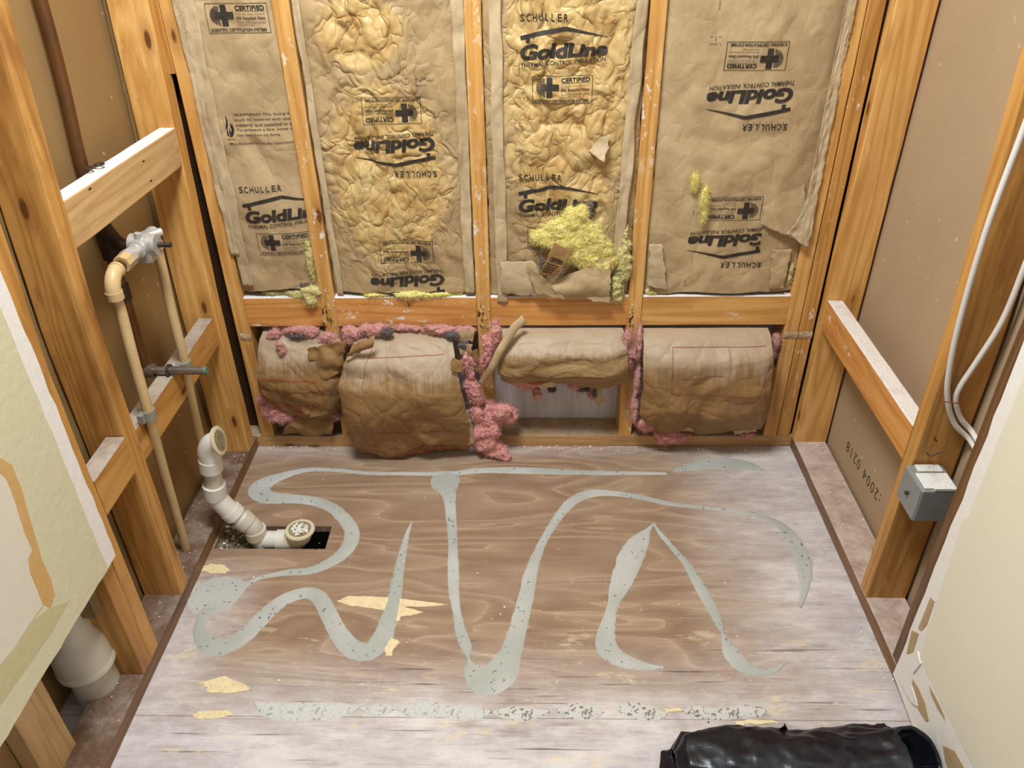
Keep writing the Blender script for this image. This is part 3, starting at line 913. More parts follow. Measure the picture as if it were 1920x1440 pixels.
def print_dots(s_, pitch=0.0036, adv=0.05):
    """ink-jet dotted characters, one below another, each lying on its side"""
    p = Print2D(); rs = random.Random(3)
    for n, ch in enumerate(s_):
        if ch == ' ': continue
        for r, row in enumerate(DOT[ch]):
            for c, b in enumerate(row):
                if b == '1' and rs.random() < 0.8:
                    cx, cz = r * pitch, -n * adv - c * pitch
                    p.add([(cx + 0.0011 * math.cos(k * 1.0472), cz + 0.0011 * math.sin(k * 1.0472)) for k in range(6)], [tuple(range(6))])
    return p


# ------------------------------------------------------------------ upper insulation
class Paper:
    """height of a paper facing over the wall plane, y = h(x, z)"""
    def __init__(s, x0, x1, base, pillow, seed, fold, fine, fine_mask=None, stain=None):
        s.__dict__.update(locals())

    def h(s, x, z):
        u = np.clip((x - s.x0) / (s.x1 - s.x0), -0.05, 1.05)
        e = np.clip(1 - np.abs(2 * u - 1) ** 5, 0, 1)
        y = s.base - s.pillow * e
        y = y + s.fold * (0.9 * fbm(x * 5 + s.seed, z * 3.2, s.seed, 2) + 1.1 * (crumple(x, z, s.seed)) * 5.0) * (0.35 + 0.65 * e)
        fm = s.fine_mask(x, z) if s.fine_mask else 1.0
        wx = x + 0.02 * pn(x * 14, z * 14, s.seed); wz = z + 0.02 * pn(x * 14 + 8, z * 14, s.seed)
        r1_ = np.abs(pn(wx * 13 + s.seed, wz * 8.5, s.seed)) ** 0.6; r2_ = np.abs(pn(wx * 30 + s.seed, wz * 20, s.seed + 4)) ** 0.65
        y = y - s.fine * fm * (2.0 * r1_ + 0.75 * r2_ - 1.1) * e
        return y


def facing(paper, x_of, z0, z1, parent, mat, prints=(), seed=0, bottom=None):
    """paper sheet between x_of(z) edges, with the print inked on it"""
    nu, nv = 120, 340

    def fn(u, v):
        zb = z0 + (bottom(u) if bottom else 0)
        z = zb + (z1 - zb) * v
        xl, xr = x_of(z)
        xl = xl + 0.003 * pn(z * 30, seed); xr = xr + 0.003 * pn(z * 26, seed + 5.5)
        x = xl + (xr - xl) * u
        return x, paper.h(x, z), z
    att = {}
    if paper.stain:
        def stn(u, v):
            x, y, z = fn(u, v); return paper.stain(x, z)
        att['stain'] = stn
    o = sheet('paper_facing', nu, nv, fn, [mat, INK], parent, 0.0, att)
    # ink the print into the same mesh
    me = o.data
    bm = bmesh.new(); bm.from_mesh(me)
    for (pr, ax_, az_, rot, clip) in prints:
        V = np.array(pr.v); c, s_ = math.cos(rot), math.sin(rot)
        X = ax_ + V[:, 0] * c - V[:, 1] * s_; Z = az_ + V[:, 0] * s_ + V[:, 1] * c
        Yp = paper.h(X, Z) - 0.0014
        vs = [bm.verts.new((X[i], Yp[i], Z[i])) for i in range(len(V))]
        for t in pr.f:
            if clip is not None:
                cx = sum(X[i] for i in t) / len(t); cz = sum(Z[i] for i in t) / len(t)
                if not clip(cx, cz): continue
            try:
                fa = bm.faces.new([vs[i] for i in t]); fa.material_index = 1; fa.smooth = True
            except ValueError: pass
    bm.to_mesh(me); bm.free()
    if att:  # attribute length changed with the new vertices
        pass
    return o


def strip(name, top, bot, wid, parent, mat, y0, seed, amp=0.004, nv=120, curl=0.0):
    """narrow stapling flange from top (x,z) to bot (x,z) of width wid"""
    def fn(u, v):
        z = bot[1] + (top[1] - bot[1]) * v
        xc = bot[0] + (top[0] - bot[0]) * v + 0.004 * pn(z * 8, seed)
        x = xc + wid * (u - 0.5) * (1 + 0.25 * pn(z * 11, seed + 3))
        y = y0 + amp * pn(z * 12, u * 1.5, seed) - curl * np.abs(u - 0.5) * 2 + 0.0015 * ridge(z * 30, u * 2, seed, 2)
        return x, y, z
    return sheet(name, 8, nv, fn, mat, parent, 0.0008)


def batt(label, loc):
    e = empty('insulation_batt', loc)
    e.location = (0, 0, 0)
    tag(e, label, 'insulation', 'paper faced batts between the upper studs')
    return e


ZT = 1.62
ell = lambda x, z, cx, cz, rx, rz: np.clip(1.4 - np.sqrt(((x - cx) / rx) ** 2 + ((z - cz) / rz) ** 2), 0, 1)

# batt 1 (leftmost): upright print cut off by the stud
b1 = batt('leftmost paper faced batt, narrow, with a flame warning printed', (0.15, 0, 0.5))
p1 = Paper(0.05, 0.258, 0.012, 0.012, 1.0, 0.0075, 0.0012)
clip1 = lambda x, z: x < 0.2545 and x > 0.103
lw = Print2D()
for i, t_ in enumerate(('WARNING! This facing will burn. Do not leave', 'must be covered with approved board or other', 'material and installed in accordance with code', 'To prevent a fire, keep open flames away and', 'heat away from this facing.')):
    lw.word(t_, 0.021, -0.0115 * i, (0.235 if i < 4 else 0.10), 0.0068, bold=0.006, cut=0.03)
lw.word('Manufactured by Schuller International, Inc.', 0.0, -0.066, 0.175, 0.0072, bold=0.004, cut=0.03)
# flame mark
for fl in ([(0.003, -0.046), (-0.003, -0.040), (-0.0045, -0.030), (-0.002, -0.020), (0.001, -0.012), (0.0015, 0.004), (0.005, -0.008), (0.0035, -0.018), (0.0005, -0.027), (0.001, -0.038)],
           [(0.003, -0.046), (0.009, -0.045), (0.014, -0.038), (0.0155, -0.028), (0.0125, -0.014), (0.0115, -0.022), (0.0095, -0.012), (0.0085, -0.022), (0.0110, -0.032), (0.0075, -0.041)],
           [(0.004, -0.042), (0.0035, -0.034), (0.0062, -0.024), (0.0068, -0.034), (0.0085, -0.036), (0.0060, -0.042)]):
    cx_ = sum(p[0] for p in fl) / len(fl); cz_ = sum(p[1] for p in fl) / len(fl)
    lw.add([(cx_, cz_)] + fl, [(0, i + 1, (i + 1) % len(fl) + 1) for i in range(len(fl))])
lw.rect(-0.004, -0.052, 0.018, 0.0012)
f1 = facing(p1, lambda z: (0.053 + 0 * z, 0.2555 + 0 * z), 0.512, ZT, b1, KRAFT,
            [(print_logo(), 0.104, 0.703, 0.02, clip1), (print_box(), 0.094, 0.710, 0.0, clip1), (lw, 0.105, 0.965, 0.0, clip1),
             (print_box(), 0.082, 1.235, 0.0, clip1), (print_logo(), 0.085, 1.24, 0.0, clip1)], 1, lambda u: 0.012 * u + 0.004 * pn(u * 7, 3.3))
strip('stapling_flange', (0.078, ZT), (0.072, 0.53), 0.03, b1, KRAFT_PALE, -0.004, 2.2, 0.004)
strip('stapling_flange', (0.054, ZT), (0.058, 0.62), 0.022, b1, KRAFT_PALE, -0.006, 4.1, 0.003)
fluff('fiberglass', [((0.245, 0.012, 0.60), (0.012, 0.012, 0.075)), ((0.235, 0.004, 0.515), (0.025, 0.018, 0.016)), ((0.19, 0.012, 0.505), (0.035, 0.015, 0.010)), ((0.13, 0.02, 0.503), (0.035, 0.014, 0.008)), ((0.232, -0.008, 0.490), (0.020, 0.010, 0.018))], YELLOW_GREY, b1, 11, 1500)
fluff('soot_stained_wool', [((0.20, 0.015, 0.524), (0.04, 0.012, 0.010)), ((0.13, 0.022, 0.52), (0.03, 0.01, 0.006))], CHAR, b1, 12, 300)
fluff('fiberglass', [((0.056, 0.004, 1.16), (0.008, 0.010, 0.05)), ((0.050, 0.004, 1.24), (0.010, 0.010, 0.05))], YELLOW, b1, 13, 400)

# batt 2: upside-down print, wrinkled and stained
b2 = batt('second paper faced batt from the left, wrinkled, upside down print', (0.48, 0, 0.5))
wm2 = lambda x, z: ell(x, z, 0.47, 0.84, 0.17, 0.24) * np.clip(0.6 + fbm(x * 8, z * 6, 3, 2), 0.1, 1) + 0.5 * ell(x, z, 0.43, 1.13, 0.12, 0.09) + 0.12
p2 = Paper(0.305, 0.672, 0.014, 0.013, 2.0, 0.0062, 0.0078, wm2, lambda x, z: np.maximum(ell(x, z, 0.47, 0.82, 0.15, 0.24), ell(x, z, 0.44, 1.14, 0.1, 0.08)))
facing(p2, lambda z: (0.2975 + 0 * z, 0.6672 + 0 * z), 0.508, ZT, b2, KRAFT_STAIN,
       [(print_logo(), 0.587, 0.912, math.pi, None), (print_box(), 0.587, 0.912, math.pi, None),
        (print_logo(), 0.588, 0.562, math.pi, None), (print_box(), 0.592, 0.562, math.pi, None),
        (print_dots('H2 R S-', adv=-0.062), 0.575, 1.03, math.pi, None)], 2, lambda u: 0.005 * pn(u * 6, 7.3))
strip('stapling_flange', (0.302, ZT), (0.312, 0.50), 0.016, b2, KRAFT_PALE, 0.004, 5.2, 0.003)
strip('stapling_flange', (0.657, ZT), (0.652, 0.505), 0.026, b2, KRAFT_PALE, -0.001, 6.2, 0.005)
fluff('fiberglass', [((0.42, 0.015, 0.502), (0.045, 0.02, 0.009)), ((0.49, 0.008, 0.503), (0.05, 0.024, 0.011)), ((0.56, 0.010, 0.503), (0.05, 0.020, 0.011)), ((0.61, 0.02, 0.500), (0.03, 0.014, 0.008))], YELLOW, b2, 21, 1500)
fluff('fiberglass', [((0.662, 0.016, 0.53), (0.008, 0.01, 0.03))], YELLOW_GREY, b2, 22, 200)

# batt 3: upright print, glue stained, with the large tear
b3 = batt('paper faced batt torn open to bright yellow wool, at the wall centre', (0.88, 0, 0.5))
wm3 = lambda x, z: np.clip(ell(x, z, 0.90, 1.02, 0.15, 0.42) + 0.15 + 0.3 * fbm(x * 5, z * 5, 5, 2), 0.05, 1)
p3 = Paper(0.712, 1.066, 0.012, 0.014, 3.0, 0.0052, 0.0092, wm3, lambda x, z: ell(x, z, 0.90, 1.05, 0.155, 0.45))
nohole = lambda x, z: True
facing(p3, lambda z: (0.7072 + 0 * z, 1.0665 + 0 * z), 0.500, ZT, b3, KRAFT_STAIN,
       [(print_logo(), 0.789, 1.079, 0.0, None), (print_box(), 0.789, 1.079, 0.0, None),
        (print_logo(), 0.782, 0.728, 0.0, None), (print_box(), 0.777, 0.722, 0.0, None),
        (print_dots('-1RRSH', adv=0.062), 0.776, 1.07, 0.0, None)], 3, lambda u: 0.004 * pn(u * 6, 2.3))
strip('stapling_flange', (0.732, ZT), (0.738, 0.478), 0.028, b3, KRAFT_PALE, -0.004, 7.2, 0.005)
strip('stapling_flange', (1.060, ZT), (1.030, 0.50), 0.026, b3, KRAFT_PALE, -0.006, 8.2, 0.005)
Y3 = lambda px, py, rx, rz, y=-0.014: ((on_back(px, py, y)[0], y, on_back(px, py, y)[2]), (rx, 0.016, rz))
fluff('exposed_fiberglass', [Y3(1020, 445, 0.038, 0.026), Y3(1050, 430, 0.045, 0.034), Y3(1080, 415, 0.042, 0.040), Y3(1092, 400, 0.020, 0.026), Y3(1070, 450, 0.06, 0.040), Y3(1105, 440, 0.040, 0.040), Y3(1120, 465, 0.036, 0.034), Y3(1105, 490, 0.046, 0.022), Y3(1140, 490, 0.030, 0.024), Y3(1085, 478, 0.04, 0.024)], YELLOW, b3, 31, 5000, 0.26)
fluff('fiberglass', [((1.043, -0.004, 0.585), (0.024, 0.020, 0.06)), ((1.035, -0.008, 0.520), (0.022, 0.020, 0.045)), ((1.048, 0.0, 0.65), (0.012, 0.014, 0.05))], YELLOW_GREY, b3, 32, 900)


def poly_sheet(name, pts, parent, mat, y, seed, amp=0.006, ink=None, n=34, tilt=0.0, thick=0.0008):
    """ragged paper piece: four corners (x,z) tl, tr, br, bl, crumpled about depth y(u,v)"""
    tl, tr, br, bl = [np.array(p, float) for p in pts]

    def fn(u, v):
        x = (bl[0] * (1 - u) + br[0] * u) * (1 - v) + (tl[0] * (1 - u) + tr[0] * u) * v
        z = (bl[1] * (1 - u) + br[1] * u) * (1 - v) + (tl[1] * (1 - u) + tr[1] * u) * v
        edge = np.minimum(np.minimum(u, 1 - u), np.minimum(v, 1 - v))
        rag = np.clip(1 - edge * 9, 0, 1) * 0.004
        x2 = x + rag * pn(x * 90, z * 90, seed); z2 = z + rag * pn(x * 90 + 4, z * 90, seed)
        yy = (y(u, v) if callable(y) else y) + tilt * v + amp * (fbm(x * 18, z * 18, seed, 2) + 2.5 * crumple(x * 1.8, z * 1.8, seed))
        return x2, yy, z2
    o = sheet(name, n, n, fn, mat, parent, thick)
    if ink is not None:
        me = o.data; bm = bmesh.new(); bm.from_mesh(me)
        V = np.array(ink.v)
        x, yy, z = fn(np.clip(V[:, 0], 0, 1), np.clip(V[:, 1], 0, 1))
        vs = [bm.verts.new((x[i], yy[i] - 0.0014, z[i])) for i in range(len(V))]
        for t in ink.f:
            try:
                fa = bm.faces.new([vs[i] for i in t]); fa.material_index = 1
            except ValueError: pass
        bm.to_mesh(me); bm.free()
    return o


W2 = lambda px, py, y=0.0: (on_back(px, py, y)[0], on_back(px, py, y)[2])
ik = Print2D()
ik.word('CERTIFIED', 0.15, 0.50, 0.75, 0.13, bold=0.03, cut=0.1)
for k_ in range(4): ik.word('recycled glass contains', 0.1, 0.38 - 0.09 * k_, 0.72 - 0.05 * k_, 0.05, bold=0.02, cut=0.05)
poly_sheet('torn_flap', (W2(1040, 452, -0.04), W2(1072, 468, -0.04), W2(1040, 516, -0.04), W2(1010, 512, -0.04)), b3, [KRAFT_BROWN, INK], lambda u, v: -0.046 - 0.012 * np.sin(v * 3.1), 3.5, 0.004, ik)
poly_sheet('torn_flap', (W2(938, 495, -0.02), W2(1000, 490, -0.02), W2(1030, 562, -0.02), W2(940, 552, -0.02)), b3, [KRAFT_PALE], lambda u, v: -0.012 - 0.008 * np.sin(v * 3.1), 4.5, 0.003)
poly_sheet('torn_flap', (W2(985, 492, -0.02), W2(1025, 520, -0.02), W2(1060, 556, -0.02), W2(1005, 548, -0.02)), b3, [KRAFT], lambda u, v: -0.028 - 0.008 * u, 5.5, 0.004)
poly_sheet('torn_flap', (W2(1030, 528, -0.02), W2(1145, 480, -0.02), W2(1143, 560, -0.02), W2(1045, 558, -0.02)), b3, [KRAFT], lambda u, v: -0.026 - 0.014 * np.sin(v * 3.1), 6.5, 0.005)
poly_sheet('torn_flap', (W2(1085, 545, -0.02), W2(1143, 540, -0.02), W2(1142, 564, -0.02), W2(1112, 562, -0.02)), b3, [KRAFT_PALE], -0.032, 7.5, 0.002)
poly_sheet('curled_tear', (W2(1125, 258, -0.01), W2(1145, 252, -0.01), W2(1132, 300, -0.01), W2(1104, 282, -0.01)), b3, [KRAFT_PALE], lambda u, v: -0.012 - 0.02 * u * (1 - v), 8.5, 0.004)
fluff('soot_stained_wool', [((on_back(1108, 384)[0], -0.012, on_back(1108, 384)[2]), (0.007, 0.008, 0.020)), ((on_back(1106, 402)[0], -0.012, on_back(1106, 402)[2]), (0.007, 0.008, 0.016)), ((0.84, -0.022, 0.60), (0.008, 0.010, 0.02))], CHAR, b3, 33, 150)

# batt 4: upside-down print, ragged right edge, torn layer at the foot
b4 = batt('rightmost paper faced batt with ragged flange and small yellow tear', (1.3, 0, 0.5))
p4 = Paper(1.115, 1.485, 0.010, 0.012, 4.0, 0.0055, 0.0016)
facing(p4, lambda z: (1.1065 + 0 * z, 1.4885 + 0 * z), 0.505, ZT, b4, KRAFT,
       [(print_logo(), 1.402, 1.018, math.pi, None), (print_box(), 1.402, 1.022, math.pi, None),
        (print_logo(), 1.397, 0.672, math.pi, lambda x, z: not (x > 1.385 and z > 0.60)), (print_box(), 1.402, 0.672, math.pi, None),
        (print_dots('E1-2RS1', adv=-0.065), 1.232, 0.72, math.pi, None), (print_dots('-H', adv=-0.07), 1.225, 1.18, math.pi, None)], 4, lambda u: 0.006 * pn(u * 5, 9.3))


def flap4(u, v):
    zb = W2(1515, 458)[1]
    z = zb + (ZT - zb) * v
    xl = 1.478 + 0.012 * np.clip(1 - v * 6, 0, 1) - 0.05 * np.clip(1 - v * 5, 0, 1) ** 2 + 0 * z
    xr = 1.502 + 0.004 * pn(z * 40, 2.2) + 0.002 * pn(z * 160, 4.2) - 0.004 * (z - 0.65)
    x = xl + (xr - xl) * u
    zz = z + np.clip(1 - v * 12, 0, 1) * (0.010 * pn(x * 60, 1.7) + 0.035 * (1 - u))
    y = -0.004 + 0.004 * pn(z * 9, u * 2, 3.3) - 0.012 * np.clip(1 - v * 5, 0, 1) - 0.003 * ridge(z * 25, u * 3, 6.3, 2) * 0.6
    return x, y, zz


sheet('torn_flange', 22, 240, flap4, [KRAFT_PALE], b4, 0.001)
poly_sheet('torn_flap', (W2(1446, 335, -0.005), W2(1512, 335, -0.005), W2(1513, 456, -0.01), W2(1428, 422, -0.01)), b4, [KRAFT], lambda u, v: -0.004 - 0.012 * (1 - v) ** 2 * np.clip(u * 3, 0, 1) + 0.022 * np.clip(v - 0.35, 0, 1) + 0.014 * np.clip(1 - u * 5, 0, 1) * v, 9.5, 0.0015)
poly_sheet('torn_flap', (W2(1218, 460, -0.01), W2(1243, 460, -0.01), W2(1250, 546, -0.01), W2(1214, 538, -0.01)), b4, [KRAFT_PALE], -0.006, 10.5, 0.004)
poly_sheet('torn_flap', (W2(1450, 470, -0.01), W2(1486, 470, -0.01), W2(1470, 545, -0.01), W2(1444, 545, -0.01)), b4, [KRAFT], -0.004, 11.5, 0.005)
fluff('exposed_fiberglass', [((on_back(1302, 340)[0], -0.010, on_back(1302, 340)[2]), (0.012, 0.006, 0.026)), ((on_back(1320, 370)[0], -0.012, on_back(1320, 370)[2]), (0.012, 0.008, 0.034)), ((on_back(1318, 398)[0], -0.014, on_back(1318, 398)[2]), (0.008, 0.007, 0.022))], YELLOW, b4, 41, 900, 0.28)
fluff('fiberglass', [((1.125, 0.012, 0.505), (0.02, 0.014, 0.012)), ((1.122, 0.012, 0.60), (0.006, 0.01, 0.05)), ((1.478, 0.01, 0.55), (0.008, 0.01, 0.03))], YELLOW_GREY, b4, 42, 400)

# ------------------------------------------------------------------ lower insulation rolls
def roll(name, left, right, prof, parent, mat, seed, amp=0.006, nu=110, nv=120, edge_curl=0.02, ink=None):
    """paper wrap bulging out of a bay. prof: (v, y, z) rows; left/right: x at rows of v"""
    pv = np.array([p[0] for p in prof]); py_ = np.array([p[1] for p in prof]); pz = np.array([p[2] for p in prof])
    lv = np.array(left, float); rv = np.array(right, float)

    def sm(v, xv, yv):
        # smooth interpolation
        w = 0
        for o_ in (-0.04, -0.02, 0, 0.02, 0.04): w = w + np.interp(np.clip(v + o_, 0, 1), xv, yv)
        return w / 5

    def fn(u, v):
        xl, xr = sm(v, lv[:, 0], lv[:, 1]), sm(v, rv[:, 0], rv[:, 1])
        xl = xl + 0.004 * pn(v * 9, seed); xr = xr + 0.004 * pn(v * 8, seed + 4)
        x = xl + (xr - xl) * u
        y, z = sm(v, pv, py_), sm(v, pv, pz)
        e = np.abs(2 * u - 1) ** 6
        y = y + edge_curl * e * np.sin(np.pi * np.clip(v, 0, 1)) ** 0.5
        bend = v * 0.45
        w = amp * (0.7 * fbm(x * 6 + seed, bend * 6, seed, 2) + 7.0 * crumple(x * 0.8, bend * 0.8, seed) + 0.35 * np.abs(pn(x * 30 + 1.5 * pn(x * 9, bend * 9, seed), bend * 22, seed + 2)) ** 0.6)
        w = w * (0.4 + 1.2 * np.clip(v * 1.3 - 0.1, 0, 1))
        y = y - w; z = z + 0.35 * w * (1 - 2 * v)
        z = z + np.clip(1 - (1 - v) * 12, 0, 1) * 0.008 * pn(u * 9, seed)
        return x, y, z
    o = sheet(name, nu, nv, fn, [mat, RED_INK], parent, 0.0, {'pale_tone': lambda u, v: np.clip(1.25 - 2.1 * v, 0, 1)})  # paper paler towards the top of the roll
    if ink is not None:
        me = o.data; bm = bmesh.new(); bm.from_mesh(me); V = np.array(ink.v)
        x, y, z = fn(V[:, 0], V[:, 1])
        vs = [bm.verts.new((x[i], y[i] - 0.0012, z[i] + 0.0004)) for i in range(len(V))]
        for t in ink.f:
            try:
                fa = bm.faces.new([vs[i] for i in t]); fa.material_index = 1; fa.smooth = True
            except ValueError: pass
        bm.to_mesh(me); bm.free()
    return o


def low_batt(label):
    e = empty('insulation_roll'); tag(e, label, 'insulation', 'brown wrapped pink insulation below the blocking')
    return e


XW = lambda px, py, y: on_back(px, py, y)[0]
# roll 1
r1 = low_batt('smallest brown wrapped pink insulation bundle, at the left end')
ik = Print2D(); ik.word('+ O', 0.52, 0.66, 0.22, 0.07, cut=0.1)
ik.add(*quad_strip([(0.05, 0.45), (0.72, 0.47)], 0.012, 0.02)); ik.add(*quad_strip([(0.05, 0.55), (0.72, 0.57)], 0.006, 0.02))
ik.add(*quad_strip([(0.12, 0.70), (0.48, 0.72)], 0.045, 0.02)); ik.add(*quad_strip([(0.35, 0.80), (0.72, 0.82)], [0.09, 0.05], 0.02))
ik.v = [(x, v) for (x, v) in ik.v]
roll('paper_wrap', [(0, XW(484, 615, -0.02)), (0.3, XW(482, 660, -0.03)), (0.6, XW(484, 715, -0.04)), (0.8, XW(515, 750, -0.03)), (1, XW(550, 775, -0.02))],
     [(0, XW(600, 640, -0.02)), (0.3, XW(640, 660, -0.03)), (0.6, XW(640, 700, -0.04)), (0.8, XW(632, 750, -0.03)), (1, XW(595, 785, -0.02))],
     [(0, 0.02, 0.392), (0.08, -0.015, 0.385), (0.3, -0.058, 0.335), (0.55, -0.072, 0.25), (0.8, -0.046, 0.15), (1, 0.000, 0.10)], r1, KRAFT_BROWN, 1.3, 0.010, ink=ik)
poly_sheet('loose_wrap', (W2(575, 655, -0.06), W2(648, 640, -0.07), W2(640, 700, -0.07), W2(590, 720, -0.06)), r1, [KRAFT_BROWN], -0.062, 12.5, 0.012)
poly_sheet('loose_wrap', (W2(585, 735, -0.05), W2(625, 725, -0.05), W2(620, 775, -0.05), W2(575, 782, -0.05)), r1, [KRAFT_BROWN], lambda u, v: -0.045 - 0.012 * np.sin(3 * u), 13.5, 0.012)
poly_sheet('loose_wrap', (W2(545, 776, -0.02), W2(630, 778, -0.02), W2(622, 818, -0.01), W2(530, 812, -0.01)), r1, [KRAFT_BROWN], lambda u, v: -0.012 - 0.02 * np.sin(3 * v), 14.5, 0.012)
P3 = lambda px, py, y: tuple(on_back(px, py, y))
fluff('pink_fiberglass', [(P3(565, 620, -0.005), (0.055, 0.02, 0.018)), (P3(615, 635, -0.012), (0.035, 0.018, 0.018)), (P3(527, 655, -0.045), (0.012, 0.010, 0.028)), (P3(515, 625, -0.012), (0.02, 0.015, 0.015))], PINK_DUSTY, r1, 51, 1400)
fluff('pink_fiberglass', [(P3(515, 768, -0.022), (0.042, 0.022, 0.042)), (P3(540, 775, -0.02), (0.022, 0.02, 0.03))], PINK, r1, 52, 1600, 0.22)
fluff('pink_fiberglass', [(P3(628, 778, -0.012), (0.02, 0.015, 0.022)), (P3(634, 725, -0.02), (0.010, 0.012, 0.035)), (P3(575, 770, -0.02), (0.02, 0.014, 0.015))], PINK_DUSTY, r1, 53, 700)
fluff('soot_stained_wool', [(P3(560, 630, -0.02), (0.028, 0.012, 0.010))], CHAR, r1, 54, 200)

# roll 2 (largest)
r2 = low_batt('largest brown wrapped pink insulation bundle, spilling down to the floor')
ik = Print2D()
for k_ in range(9): ik.add(*quad_strip([(0.36 + 0.06 * k_, 0.985), (0.40 + 0.06 * k_, 0.955)], 0.030, 0.01))
ik.add(*quad_strip([(0.34, 0.995), (0.92, 0.99)], 0.012, 0.02)); ik.add(*quad_strip([(0.34, 0.935), (0.92, 0.925)], 0.012, 0.02))
ik.add(*quad_strip([(0.26, 0.76), (0.85, 0.74)], 0.005, 0.02)); ik.add(*quad_strip([(0.2, 0.10), (0.2, 0.95)], 0.004, 0.02)); ik.add(*quad_strip([(0.2, 0.2), (0.9, 0.18)], 0.004, 0.02))
for k_ in range(6): ik.word('R-19 insulation facing', 0.3, 0.62 + 0.022 * k_, 0.4 + 0.05 * (k_ % 3), 0.010, cut=0.05)
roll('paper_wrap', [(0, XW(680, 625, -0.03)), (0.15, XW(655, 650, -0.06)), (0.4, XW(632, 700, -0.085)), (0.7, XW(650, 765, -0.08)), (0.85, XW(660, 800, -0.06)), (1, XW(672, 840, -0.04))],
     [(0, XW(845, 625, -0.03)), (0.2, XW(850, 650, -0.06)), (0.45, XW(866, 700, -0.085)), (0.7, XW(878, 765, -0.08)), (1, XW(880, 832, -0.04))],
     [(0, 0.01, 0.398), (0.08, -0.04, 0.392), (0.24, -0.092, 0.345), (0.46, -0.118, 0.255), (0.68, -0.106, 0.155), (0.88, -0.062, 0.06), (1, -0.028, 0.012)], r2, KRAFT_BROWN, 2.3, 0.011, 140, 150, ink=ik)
poly_sheet('torn_flap', (W2(665, 640, -0.07), W2(705, 622, -0.07), W2(702, 645, -0.07), W2(648, 665, -0.07)), r2, [KRAFT_BROWN], lambda u, v: -0.085 - 0.012 * np.sin(3 * v), 15.5, 0.004)
poly_sheet('torn_flap', (W2(848, 665, -0.08), W2(872, 672, -0.08), W2(866, 690, -0.08), W2(845, 685, -0.08)), r2, [KRAFT_BROWN], -0.10, 16.5, 0.006)
poly_sheet('torn_flap', (W2(852, 765, -0.08), W2(878, 765, -0.08), W2(892, 830, -0.06), W2(878, 832, -0.06)), r2, [KRAFT_PALE], lambda u, v: -0.085 + 0.02 * (1 - v), 17.5, 0.006)
poly_sheet('torn_flap', (W2(855, 625, -0.04), W2(890, 622, -0.04), W2(886, 645, -0.04), W2(860, 645, -0.04)), r2, [KRAFT], -0.03, 18.5, 0.006)
poly_sheet('torn_flap', (W2(858, 650, -0.05), W2(885, 650, -0.05), W2(884, 676, -0.05), W2(862, 672, -0.05)), r2, [KRAFT], -0.035, 19.5, 0.008)
poly_sheet('torn_flap', (W2(884, 660, -0.04), W2(895, 655, -0.04), W2(905, 705, -0.04), W2(893, 700, -0.04)), r2, [KRAFT_BROWN], -0.035, 20.5, 0.006)
fluff('pink_fiberglass', [(P3(660, 630, -0.02), (0.03, 0.025, 0.035)), (P3(700, 618, -0.03), (0.045, 0.02, 0.018)), (P3(825, 618, -0.02), (0.05, 0.018, 0.016)), (P3(870, 622, -0.012), (0.03, 0.016, 0.018)), (P3(760, 615, -0.012), (0.05, 0.012, 0.010))], PINK_DUSTY, r2, 61, 1600)
fluff('pink_fiberglass', [(P3(880, 690, -0.030), (0.018, 0.018, 0.05)), (P3(888, 735, -0.04), (0.024, 0.022, 0.045)), (P3(893, 775, -0.045), (0.022, 0.02, 0.035))], PINK, r2, 62, 1500)
fluff('pink_fiberglass', [(P3(918, 790, -0.035), (0.04, 0.03, 0.05)), (P3(915, 830, -0.05), (0.035, 0.028, 0.03)), (P3(925, 775, -0.03), (0.045, 0.030, 0.035)), (P3(910, 805, -0.04), (0.040, 0.028, 0.045)), (P3(930, 845, -0.050), (0.042, 0.026, 0.022)), (P3(955, 780, -0.03), (0.025, 0.022, 0.025)), (P3(900, 825, -0.05), (0.022, 0.02, 0.03))], PINK, r2, 63, 3000, 0.26)
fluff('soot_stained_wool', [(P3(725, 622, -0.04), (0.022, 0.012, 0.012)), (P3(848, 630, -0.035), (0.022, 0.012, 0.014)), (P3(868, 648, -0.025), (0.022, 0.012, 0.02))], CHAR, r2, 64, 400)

# roll 3 (short, hanging above the open bay)
r3 = low_batt('short brown wrapped pink insulation bundle hanging above the open white bay')
ik = Print2D(); ik.word('R-19', 0.46, 0.90, 0.30, 0.10, bold=0.04, cut=0.05)
ik.v = [(x, 1.9 - v) if False else (x, v) for (x, v) in ik.v]
ik.add(*quad_strip([(0.12, 0.66), (0.80, 0.62)], 0.008, 0.02)); ik.add(*quad_strip([(0.18, 0.84), (0.40, 0.80)], [0.03, 0.1], 0.02))
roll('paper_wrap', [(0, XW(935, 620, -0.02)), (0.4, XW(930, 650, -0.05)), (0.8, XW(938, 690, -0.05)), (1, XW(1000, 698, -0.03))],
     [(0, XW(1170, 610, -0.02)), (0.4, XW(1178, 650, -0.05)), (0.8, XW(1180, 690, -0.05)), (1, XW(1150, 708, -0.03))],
     [(0, 0.01, 0.40), (0.1, -0.03, 0.392), (0.35, -0.070, 0.355), (0.6, -0.078, 0.30), (0.85, -0.050, 0.248), (1, -0.010, 0.228)], r3, KRAFT_TAN, 3.3, 0.009, ink=ik)


